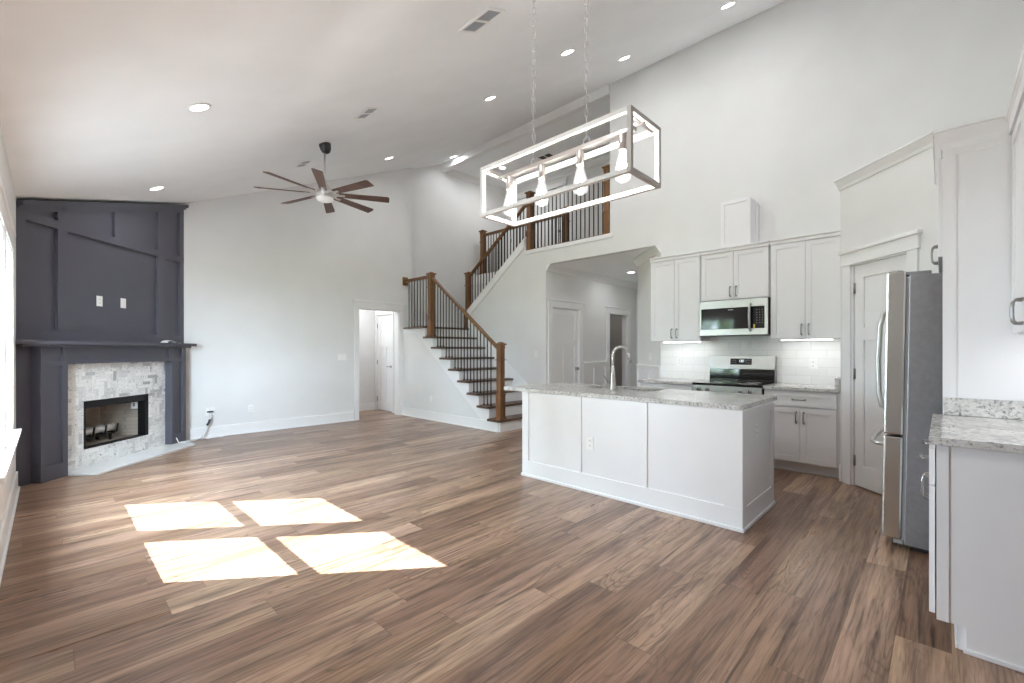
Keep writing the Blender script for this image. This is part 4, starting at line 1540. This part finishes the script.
# long front panelling (faces -x): stile positions measured along y
def ipan(mb, a, c, lo, hi, face, vert):
    pass
b = MB()
xf, xb = IX0, IX0 + 0.02
RZ0 = 0.165
b.box(xf, xb, IY0, IY1, 0, RZ0, 0.0015)
for (a, c) in ((IY0, IY0 + 0.13), (IY1 - 0.09, IY1)):
    b.box(xf, xb, a, c, RZ0, IZ, 0.0015)
for yc in (1.805, 2.475):
    b.box(xf, xb, yc - 0.011, yc + 0.011, RZ0, IZ, 0.0015)
b.box(xf + 0.010, xb, IY0 + 0.1, IY1 - 0.06, RZ0 - 0.01, IZ)
b.box(xf - 0.012, xb, IY0 - 0.012, IY1 + 0.012, 0, 0.026, 0.004)
b.build('front_panelling', CAB, isl)
for (yf, s, nm) in ((IY0, 1, 'end_panel'), (IY1, -1, 'end_panel')):
    b = MB()
    ya, yb2 = sorted((yf, yf + s * 0.02))
    yr0, yr1 = sorted((yf + s * 0.009, yf + s * 0.02))
    E0 = IX0 + 0.0205
    b.box(E0, IX0 + 0.09, ya, yb2, RZ0, IZ, 0.0015); b.box(IX1 - 0.075, IX1, ya, yb2, RZ0, IZ, 0.0015)
    b.box(E0, IX1, ya, yb2, 0, RZ0, 0.0015); b.box(IX0 + 0.09, IX1 - 0.075, ya, yb2, IZ - 0.06, IZ, 0.0015)
    b.box(IX0 + 0.085, IX1 - 0.07, yr0, yr1, RZ0 - 0.01, IZ - 0.05)
    yc0, yc1 = sorted((yf - s * 0.012, yf))
    b.box(E0, IX1 + 0.012, yc0, yc1, 0, 0.026, 0.004)
    b.build(nm, CAB, isl)
MIB = Matrix.Translation((IX1, IY0, 0)) @ Matrix.Rotation(PI / 2, 4, 'Z')
for k in range(4):
    w4 = (IY1 - IY0 - 0.06) / 4
    b = MB(MIB); shaker(b, 0.03 + w4 * k + 0.003, 0.03 + w4 * (k + 1) - 0.003, 0.12, 0.86, -0.02); dd = b.build('door', CAB, isl)
    pull(MIB, dd, 0.03 + w4 * (k + (0.88 if k % 2 == 0 else 0.12)), 0.74, -0.02)
# slab with a cut-out for the sink
CX0, CX1, CY0, CY1 = 3.53, 4.55, 1.062, 3.555
SKX0, SKX1, SKY0, SKY1 = 4.13, 4.47, 2.06, 2.86
t = bmesh.new()
def rrect(x0, x1, y0, y1, r, n=6):
    out = []
    for cx, cy, a0 in ((x1 - r, y1 - r, 0), (x0 + r, y1 - r, 90), (x0 + r, y0 + r, 180), (x1 - r, y0 + r, 270)):
        for i in range(n + 1):
            a = math.radians(a0 + 90 * i / n)
            out.append((cx + r * math.cos(a), cy + r * math.sin(a)))
    return out
outer = rrect(CX0, CX1, CY0, CY1, 0.05)
inner = rrect(SKX0, SKX1, SKY0, SKY1, 0.03)
top_e = []
for loop in (outer, inner):
    vs = [t.verts.new((p[0], p[1], 0.92)) for p in loop]
    top_e += [t.edges.new((vs[i], vs[(i + 1) % len(vs)])) for i in range(len(vs))]
bmesh.ops.triangle_fill(t, edges=top_e, use_beauty=True)
for f in list(t.faces):
    c = f.calc_center_median()
    if SKX0 + 0.001 < c.x < SKX1 - 0.001 and SKY0 + 0.001 < c.y < SKY1 - 0.001:
        t.faces.remove(f)
res = bmesh.ops.extrude_face_region(t, geom=list(t.faces))
bmesh.ops.translate(t, verts=[g for g in res['geom'] if isinstance(g, bmesh.types.BMVert)], vec=(0, 0, -0.036))
bmesh.ops.recalc_face_normals(t, faces=t.faces)
b = MB(); b.absorb(t)
tag(b.build('countertop', GRAN), 'large pale granite slab on the kitchen island', 'countertop', 'granite countertops')
# undermount sink
sk = thing('sink', 'undermount steel sink set into the island slab', 'sink', frame(4.3, 2.46, 0.7))
b = MB()
z0 = 0.70
b.box(SKX0 - 0.015, SKX1 + 0.015, SKY0 - 0.015, SKY1 + 0.015, z0, z0 + 0.006)
b.box(SKX0 - 0.015, SKX0 - 0.004, SKY0 - 0.015, SKY1 + 0.015, z0, 0.883); b.box(SKX1 + 0.004, SKX1 + 0.015, SKY0 - 0.015, SKY1 + 0.015, z0, 0.883)
b.box(SKX0, SKX1, SKY0 - 0.015, SKY0 - 0.004, z0, 0.883); b.box(SKX0, SKX1, SKY1 + 0.004, SKY1 + 0.015, z0, 0.883)
b.build('basin', STEEL, sk)
b = MB(); b.lathe([(0.045, 0.0), (0.045, 0.004), (0.03, 0.005), (0.001, 0.003)], (4.3, 2.46, z0 + 0.006), 20); b.build('drain', NICKEL, sk)
# faucet
fc = thing('faucet', 'tall brushed gooseneck faucet standing beside the island sink', 'faucet', frame(4.06, 2.46, 0.92))
fx, fy = 4.06, 2.46
b = MB(); b.lathe([(0.034, 0.92), (0.034, 0.928), (0.030, 0.94), (0.027, 1.0), (0.022, 1.08), (0.017, 1.16), (0.001, 1.161)], (fx, fy, 0), 20); b.build('body', NICKEL, fc)
ux, uy = 0.80, -0.60
path = [(fx, fy, 1.08)]
R_, zc0 = 0.082, 1.276
path.append((fx, fy, zc0))
for i in range(1, 13):
    a = PI - (PI - 0.25) * i / 12
    d = R_ + R_ * math.cos(a)
    path.append((fx + ux * d, fy + uy * d, zc0 + R_ * math.sin(a)))
b = MB(); b.tube(path, 0.0155, 12); b.build('gooseneck', NICKEL, fc)
e0 = Vector(path[-1]); e1 = e0 + (Vector(path[-1]) - Vector(path[-2])).normalized() * 0.10
b = MB(); b.tube([e0 + (e0 - e1) * 0.1, e0.lerp(e1, 0.4), e1], 0.017, 12, radii=[0.0145, 0.017, 0.0185]); b.build('spray_head', NICKEL, fc)
b = MB(); b.cyl((fx, fy, 0.985), (fx - 0.03, fy + 0.045, 0.985), 0.012, seg=10); b.tube([(fx - 0.028, fy + 0.042, 0.985), (fx - 0.035, fy + 0.052, 1.02), (fx - 0.05, fy + 0.075, 1.065)], 0.006, 8); b.build('lever', BRONZE, fc)

MIF = Matrix.Translation((IX0 + 0.010, 0, 0)) @ Matrix.Rotation(-PI / 2, 4, 'Z')
plate('outlet', MIF, -2.37, 0.46, 'white outlet on the long side of the island')
plate('outlet', frame(0, IY0 + 0.009), 3.86, 0.70, 'white outlet on the short end of the island')

# ------------------------------------------------------------------ right run: counter, tall panel, fridge
MR = lambda x1, y: Matrix.Translation((x1, y, 0)) @ Matrix.Rotation(PI, 4, 'Z')
w = 3.775 - 2.80
M = MR(3.775, 0.025)
cb_ = cabinet('white base cabinet with a blank end panel at the right edge', M, w, 0.64, 0.112, 0.898,
        [(0.006, w / 2 - 0.002, 0.125, 0.70, 'r'), (w / 2 + 0.002, w - 0.006, 0.125, 0.70, 'l')], [(0.006, w / 2 - 0.002, 0.712, 0.872), (w / 2 + 0.002, w - 0.006, 0.712, 0.872)], toe=1, hz='high', name='base_cabinet', group='white base cabinets')
b = MB(); b.box(2.782, 2.80, -0.64, 0.02, 0.112, 0.898); b.box(2.777, 2.782, -0.02, 0.02, 0.112, 0.898); b.box(2.782, 2.80, -0.64, -0.075, 0.0, 0.112); b.box(2.772, 2.782, -0.64, -0.065, 0, 0.02, 0.003)
b.build('end_panel', CAB, cb_)
b = MB(); b.box(2.752, 3.775, -0.645, 0.045, 0.90, 0.936, 0.004)
ct = tag(b.build('countertop', GRAN), 'grey granite countertop at the right edge beside the refrigerator panel', 'countertop', 'granite countertops')
b = MB(); b.box(3.752, 3.775, -0.645, -0.005, 0.937, 1.04, 0.003); b.build('side_splash', GRAN, ct)
# over-fridge cabinet
w = 4.86 - 3.803
M = MR(4.86, 0.0)
oc_ = cabinet('white refrigerator enclosure with a tall side panel and a cabinet above the refrigerator', M, w, 0.64, 1.89, 2.56,
        [(0.006, w / 2 - 0.002, 1.90, 2.50, 'r'), (w / 2 + 0.002, w - 0.006, 1.90, 2.50, 'l')], hz='low', name='refrigerator_cabinet', group='white kitchen wall cabinets')
b = MB(); b.box(3.778, 3.80, -0.645, 0.0, 0.0, 2.56); b.box(3.772, 3.778, -0.06, 0.0, 1.04, 2.56); b.box(3.772, 3.778, -0.3, -0.06, 2.50, 2.56); b.build('side_panel', CAB, oc_)
b = MB()
crown_path(b, [(4.86, 0.0), (3.778, 0.0), (3.778, -0.272)], 2.655, 0.045, 0.115)
b.box(3.80, 4.86, -0.645, 0.0, 2.56, 2.65)
b.build('crown', CAB, oc_)
# upper cabinet at right edge
w = 3.77 - 2.80
M = MR(3.77, -0.30)
cabinet('white wall cabinet at the upper right edge with one visible pull', M, w, 0.345, 1.412, 2.56,
        [(0.006, w / 2 - 0.002, 1.418, 2.53, 'r'), (w / 2 + 0.002, w - 0.006, 1.418, 2.53, 'l')], crown=(2.655, 0.115, 0.027), hz='low', group='white kitchen wall cabinets')

fr = thing('refrigerator', 'stainless french door refrigerator with grey sides beside the pantry', 'refrigerator', frame(4.385, -0.15, 0))
FX0, FX1 = 3.93, 4.84
b = MB(); b.box(FX0, FX1, -0.56, 0.185, 0.03, 1.815, 0.006); b.build('case', FRSIDE, fr)
b = MB(); b.box(FX0 + 0.03, FX1 - 0.03, -0.5, 0.15, 0.0, 0.032); b.build('plinth', DARKPL, fr)
b = MB(); b.box(FX0 + 0.008, FX1 - 0.008, 0.185, 0.20, 0.06, 1.80); b.build('gasket', GREYPL, fr)
mid = (FX0 + FX1) / 2
for (a, c) in ((FX0, mid - 0.003), (mid + 0.003, FX1)):
    b = MB(); b.box(a, c, 0.20, 0.302, 0.755, 1.845, 0.012); dd = b.build('door', STEELV, fr)
    hx = mid - 0.045 if a == FX0 else mid + 0.045
    b = MB(); b.tube([(hx, 0.302, 1.62), (hx, 0.345, 1.60), (hx, 0.365, 1.50), (hx, 0.372, 1.25), (hx, 0.365, 1.0), (hx, 0.345, 0.90), (hx, 0.302, 0.88)], 0.014, 10); b.build('handle', NICKEL, dd)
b = MB(); b.box(FX0, FX1, 0.20, 0.302, 0.055, 0.742, 0.012); dd = b.build('freezer_drawer', STEELV, fr)
b = MB(); b.tube([(FX0 + 0.10, 0.302, 0.67), (FX0 + 0.11, 0.345, 0.67), (FX0 + 0.16, 0.37, 0.67), (mid, 0.378, 0.67), (FX1 - 0.16, 0.37, 0.67), (FX1 - 0.11, 0.345, 0.67), (FX1 - 0.10, 0.302, 0.67)], 0.014, 10); b.build('handle', NICKEL, dd)
for a in (FX0 + 0.01, FX1 - 0.09):
    b = MB(); b.box(a, a + 0.08, 0.08, 0.26, 1.815, 1.838, 0.004); b.cyl((a + 0.03, 0.235, 1.835), (a + 0.03, 0.235, 1.852), 0.016); b.build('hinge_cover', GREYPL, fr)
b = MB(); b.box(FX0 + 0.004, FX0 + 0.05, 0.19, 0.24, 0.03, 0.06, 0.003); b.build('foot_bracket', GREYPL, fr)
fr.rotation_euler = (math.radians(0.9), 0, 0)

# ------------------------------------------------------------------ chandelier
cx0, cx1, cy0, cy1, cz0, cz1 = 1.865, 2.170, 1.035, 2.070, 2.152, 2.458
lt = thing('chandelier', 'white open box chandelier with four clear bulbs hanging on two chains', 'chandelier', frame((cx0 + cx1) / 2, (cy0 + cy1) / 2, cz0))
q = 0.022
b = MB()
for x in (cx0, cx1 - q):
    for z in (cz0, cz1 - q):
        b.box(x, x + q, cy0 + q, cy1, z, z + q)
for y in (cy1 - q,):
    for x in (cx0, cx1 - q):
        b.box(x, x + q, y, y + q, cz0 + q, cz1 - q)
    for z in (cz0, cz1 - q):
        b.box(cx0 + q, cx1 - q, y, y + q, z, z + q)
b.build('frame', LAMPPAINT, lt)
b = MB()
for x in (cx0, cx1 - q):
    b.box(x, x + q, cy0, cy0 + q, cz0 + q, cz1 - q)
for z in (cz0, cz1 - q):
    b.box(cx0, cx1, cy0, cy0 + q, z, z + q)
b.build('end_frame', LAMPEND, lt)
mx = (cx0 + cx1) / 2
b = MB(); b.box(mx - 0.016, mx + 0.016, cy0 + 0.06, cy1 - 0.06, cz1 - 0.045, cz1 - 0.022, 0.002)
for y in (cy0, cy1 - 0.07):
    b.box(mx - 0.009, mx + 0.009, y + q * 0.5, y + 0.07, cz1 - 0.03, cz1 - 0.012, 0.001)
    b.box(cx0 + q * 0.5, cx1 - q * 0.5, y + 0.028, y + 0.042, cz1 - 0.020, cz1 - 0.006)
b.build('cross_bar', LAMPBAR, lt)
BY = [1.165, 1.425, 1.70, 1.965]
for y in BY:
    b = MB(); b.lathe([(0.019, 0.0), (0.021, -0.004), (0.021, -0.075), (0.019, -0.08)], (mx, y, cz1 - 0.045), 16); sc = b.build('socket', LAMPBAR, lt)
    zt0 = cz1 - 0.125
    b = MB()
    b.lathe([(0.017, 0.0), (0.021, -0.02), (0.031, -0.06), (0.041, -0.105), (0.042, -0.122), (0.036, -0.145), (0.018, -0.158), (0.001, -0.16)], (mx, y, zt0), 20, cap=False)
    bl = b.build('bulb', BULBG, lt)
    b = MB()
    for k in range(5):
        a = 2 * PI * k / 5
        b.tube([(mx + 0.004 * math.cos(a), y + 0.004 * math.sin(a), zt0 - 0.03), (mx + 0.021 * math.cos(a), y + 0.021 * math.sin(a), zt0 - 0.09), (mx + 0.006 * math.cos(a + 0.6), y + 0.006 * math.sin(a + 0.6), zt0 - 0.115)], 0.0045, 5)
    b.build('filament', FILAM, bl)


def link_chain(x, y, z0, z1, name, parent, mat):
    b = MB()
    L, r, wd = 0.043, 0.0021, 0.0105
    z = z0
    k = 0
    while z < z1:
        pts = []
        for i in range(14):
            a = 2 * PI * i / 14
            u = wd * math.cos(a)
            v = (L / 2 - wd) * (1 if math.sin(a) >= 0 else -1) + wd * math.sin(a)
            ex, ey = (0.694, -0.720) if k % 2 else (0.720, 0.694)
            pts.append((x + ex * u, y + ey * u, z + L / 2 + v))
        b.tube(pts, r, 6, True)
        z += L - 2 * r * 1.25
        k += 1
    return b.build(name, mat, parent)


for y in (1.385, 1.762):
    b = MB(); b.tube([(mx, y + 0.02 * math.cos(2 * PI * i / 16), cz1 - 0.004 + 0.02 * math.sin(2 * PI * i / 16)) for i in range(16)], 0.003, 6, True); b.build('hanging_ring', LAMPPAINT, lt)
    link_chain(mx, y, cz1 + 0.008, zc(mx) - 0.035, 'chain', lt, CHAINM)
ang = math.atan(0.43)
for y in (1.385, 1.762):
    b = MB(); b.lathe([(0.06, 0), (0.06, -0.012), (0.02, -0.035), (0.001, -0.036)], (mx, y, zc(mx)), 20, Matrix.Rotation(-ang, 4, 'Y')); b.build('canopy', LAMPPAINT, lt)
for y in BY:
    d = bpy.data.lights.new('bulb_glow', 'POINT'); d.energy = BULB_W; d.shadow_soft_size = 0.03; d.color = (1, 0.95, 0.88)
    lo_ = bpy.data.objects.new('bulb_glow', d); COL.objects.link(lo_); lo_.location = (mx, y, zt0 - 0.08)

# ------------------------------------------------------------------ ceiling fan
hx, hy, hz = 2.42, 5.61, 3.30
fn = thing('ceiling_fan', 'large ceiling fan with eight walnut blades and a round light', 'ceiling fan', frame(hx, hy, 3.15))
TS = Matrix.Rotation(-ang, 4, 'Y')
b = MB(); b.lathe([(0.072, 0.0), (0.072, -0.025), (0.064, -0.07), (0.045, -0.105), (0.025, -0.118), (0.001, -0.119)], (hx, hy, zc(hx) - 0.005), 24, Matrix.Rotation(-ang * 0.5, 4, 'Y')); b.build('canopy', CANBLK, fn)
b = MB(); b.cyl((hx, hy, 3.42), (hx, hy, zc(hx) - 0.10), 0.011, seg=12); b.build('downrod', NICKEL, fn)
b = MB(); b.lathe([(0.001, 0.17), (0.022, 0.168), (0.026, 0.13), (0.05, 0.10), (0.085, 0.06), (0.10, 0.02), (0.10, -0.03), (0.09, -0.05), (0.001, -0.051)], (hx, hy, hz), 28); b.build('motor_housing', NICKEL, fn)
b = MB(); b.lathe([(0.10, -0.05), (0.105, -0.06), (0.09, -0.085), (0.05, -0.10), (0.001, -0.104)], (hx, hy, hz), 28, cap=False); b.build('light_lens', emit('fan_lens', (1, 0.98, 0.95), 0.15, (0.8, 0.8, 0.8)), fn)
for k in range(8):
    a = math.radians(-165 + 45 * k + 1)
    Mb = Matrix.Translation((hx, hy, hz)) @ Matrix.Rotation(a, 4, 'Z') @ Matrix.Rotation(math.radians(FAN_PITCH if 'FAN_PITCH' in globals() else -14), 4, 'X')
    b = MB(Mb)
    b.prism([(0.17, -0.045), (0.765, -0.062), (0.785, -0.045), (0.785, 0.058), (0.765, 0.062), (0.17, 0.045)], 'z', -0.004, 0.004)
    bo = b.build('blade', BLADE, fn)
    b = MB(Mb); b.prism([(0.09, -0.02), (0.24, -0.016), (0.24, 0.016), (0.09, 0.02)], 'z', -0.010, -0.004); b.build('blade_bracket', NICKEL, bo)


# ------------------------------------------------------------------ ceiling fixtures
def can_light(x, y, label, z=None, slope=True, watts=CAN_W, visible=True):
    z = zc(x) if z is None else z
    T = Matrix.Rotation(-ang, 4, 'Y') if slope else EYE4
    M = Matrix.Translation((x, y, z)) @ T
    t = thing('recessed_light', label, 'ceiling light', M, 'recessed ceiling lights')
    b = MB(M); b.lathe([(0.066, 0.002), (0.088, 0.002), (0.09, -0.004), (0.086, -0.007), (0.066, -0.007)], (0, 0, 0), 28, cap=False); b.build('trim_ring', PLATE, t)
    b = MB(M); b.lathe([(0.068, 0.0), (0.068, -0.005), (0.001, -0.006)], (0, 0, 0), 28); b.build('lens', LENS, t)
    p = M @ Vector((0, 0, -0.03))
    a = area_light('downlight', p, -(M.to_3x3() @ Vector((0, 0, 1))), 0.12, 0.12, watts, (0.965, 0.985, 1.0), 'DISK')
    return t


can_light(0.83, 4.24, 'round recessed ceiling light nearest the windows')
can_light(0.91, 6.83, 'round recessed ceiling light just above the chimney breast')
can_light(4.083, 6.88, 'round recessed ceiling light between the fan and the stairwell')
can_light(3.99, 4.24, 'round recessed ceiling light left of the chandelier chains')
can_light(3.94, 2.954, 'round recessed ceiling light seen between the two chandelier chains')
can_light(3.95, 1.70, 'recessed ceiling light above the middle of the island end')
can_light(5.195, 2.98, 'round recessed ceiling light right of the chandelier chains', watts=4.5)
can_light(5.19, 1.70, 'round recessed ceiling light at the top edge above the range', watts=4.5)
can_light(6.02, 7.55, 'round recessed ceiling light beside the ridge trim above the stairs', watts=4)
can_light(7.99, 4.43, 'round recessed light in the hall ceiling', HZ, False, 5)
can_light(7.19, 7.23, 'round recessed light in the loft ceiling', 5.5, False, 14)
can_light(8.85, 5.8, 'recessed light in the dim side room ceiling', 2.7, False, 2)
can_light(4.35, 8.7, 'recessed light in the passage ceiling', 2.6, False, 12)
can_light(0.9, 1.6, 'recessed ceiling light above the near end of the room')
can_light(3.95, 0.42, 'recessed ceiling light above the aisle beside the refrigerator')


def vent(x, y, z, label, w=0.17, l=0.33, slope=True, dark=GREYPL):
    T = Matrix.Rotation(-ang, 4, 'Y') if slope else EYE4
    M = Matrix.Translation((x, y, z)) @ T
    t = thing('ceiling_vent', label, 'vent', M, 'ceiling air vents')
    b = MB(M)
    f = 0.028
    b.box(-w / 2, w / 2, -l / 2, -l / 2 + f, -0.008, 0.0, 0.002); b.box(-w / 2, w / 2, l / 2 - f, l / 2, -0.008, 0.0, 0.002)
    b.box(-w / 2, -w / 2 + f, -l / 2 + f, l / 2 - f, -0.008, 0.0, 0.002); b.box(w / 2 - f, w / 2, -l / 2 + f, l / 2 - f, -0.008, 0.0, 0.002)
    b.box(-w / 2 + f, w / 2 - f, -0.012, 0.012, -0.008, 0.0)
    b.build('frame', PLATE, t)
    b = MB(M); b.box(-w / 2 + f, w / 2 - f, -l / 2 + f, l / 2 - f, -0.001, 0.0005); b.build('duct_throat', DARKPL, t)
    b = MB(M)
    n = 9
    for i in range(n):
        x0 = -w / 2 + f + (w - 2 * f) * (i + 0.5) / n
        b.box(x0 - 0.0025, x0 + 0.0025, -l / 2 + f, l / 2 - f, -0.006, -0.001)
    b.build('louvre', LOUVRE if dark is GREYPL else DARKPL, t)
    return t


vent(2.355, 2.60, zc(2.355), 'white slotted air vent at the top edge of the ceiling', 0.2, 0.36)
vent(2.435, 4.57, zc(2.435), 'slotted air vent above and right of the fan', 0.17, 0.34)
vent(2.51, 6.515, zc(2.51), 'small slotted air vent just left of the fan rod', 0.17, 0.32)
vent(7.46, 6.14, 5.5, 'dark return vent in the loft ceiling', 0.3, 0.36, False, DARKPL)

# ------------------------------------------------------------------ outdoors
o = MB().box(-4.2, -0.36, -3, 12, -0.36, -0.30).build('reflector_slab', paint('reflector_pale', (0.76, 0.77, 0.78), 0.9, 0.2, 40.0, 0.06))  # pale slab added to bounce daylight up onto the ceiling
struct(o, 'pale unseen patio along the outside of the left windows', 'reflector_slab')
o = MB().box(-30, -0.5, -12, 26, -0.45, -0.36).build('ground', LAWN)
struct(o, 'green lawn outside the left windows', 'ground')


def tree(x, y, hgt, rad, label, seed):
    rnd = random.Random(seed)
    t = thing('tree', label, 'tree', frame(x, y, -0.35), 'garden trees')
    b = MB(frame(x, y, -0.35))
    b.tube([(0, 0, 0), (0.06, 0.03, hgt * 0.3), (-0.04, 0.05, hgt * 0.6), (0.02, 0, hgt * 0.85)], 0.15, 10, radii=[0.17, 0.13, 0.09, 0.03])
    for k in range(7):
        a = 2 * PI * k / 7 + 0.4
        z = hgt * (0.32 + 0.07 * k)
        b.tube([(0, 0, z), (rad * 0.4 * math.cos(a), rad * 0.4 * math.sin(a), z + 0.4), (rad * 0.7 * math.cos(a), rad * 0.7 * math.sin(a), z + 0.9)], 0.04, 6, radii=[0.06, 0.04, 0.015])
    b.build('trunk', BARK, t)
    m = bmesh.new()
    for _ in range(2600):
        while True:
            p = Vector((rnd.uniform(-1, 1), rnd.uniform(-1, 1), rnd.uniform(-1, 1)))
            if 0.35 < p.length < 1 + 0.15 * math.sin(5 * p.x + 3 * p.y):
                break
        c = Vector((p.x * rad, p.y * rad, hgt * 0.62 + p.z * hgt * 0.42))
        d1 = Vector((rnd.gauss(0, 1), rnd.gauss(0, 1), rnd.gauss(0, 0.6))).normalized()
        d2 = d1.cross(Vector((rnd.gauss(0, 1), rnd.gauss(0, 1), rnd.gauss(0, 1)))).normalized()
        l, w_ = rnd.uniform(0.09, 0.16), rnd.uniform(0.04, 0.07)
        m.faces.new([m.verts.new(c + d1 * l), m.verts.new(c + d2 * w_), m.verts.new(c - d1 * l), m.verts.new(c - d2 * w_)])
    b = MB(frame(x, y, -0.35)); b.absorb(m); b.build('foliage', LEAF, t)


tree(-6.6, 6.2, 4.2, 1.5, 'leafy green garden tree outside the window beside the fireplace', 3)
tree(-8.6, 10.4, 4.8, 1.7, 'leafy green garden tree farthest from the house wall', 5)
tree(-6.2, 2.2, 4.4, 1.5, 'leafy green garden tree outside the second window', 8)
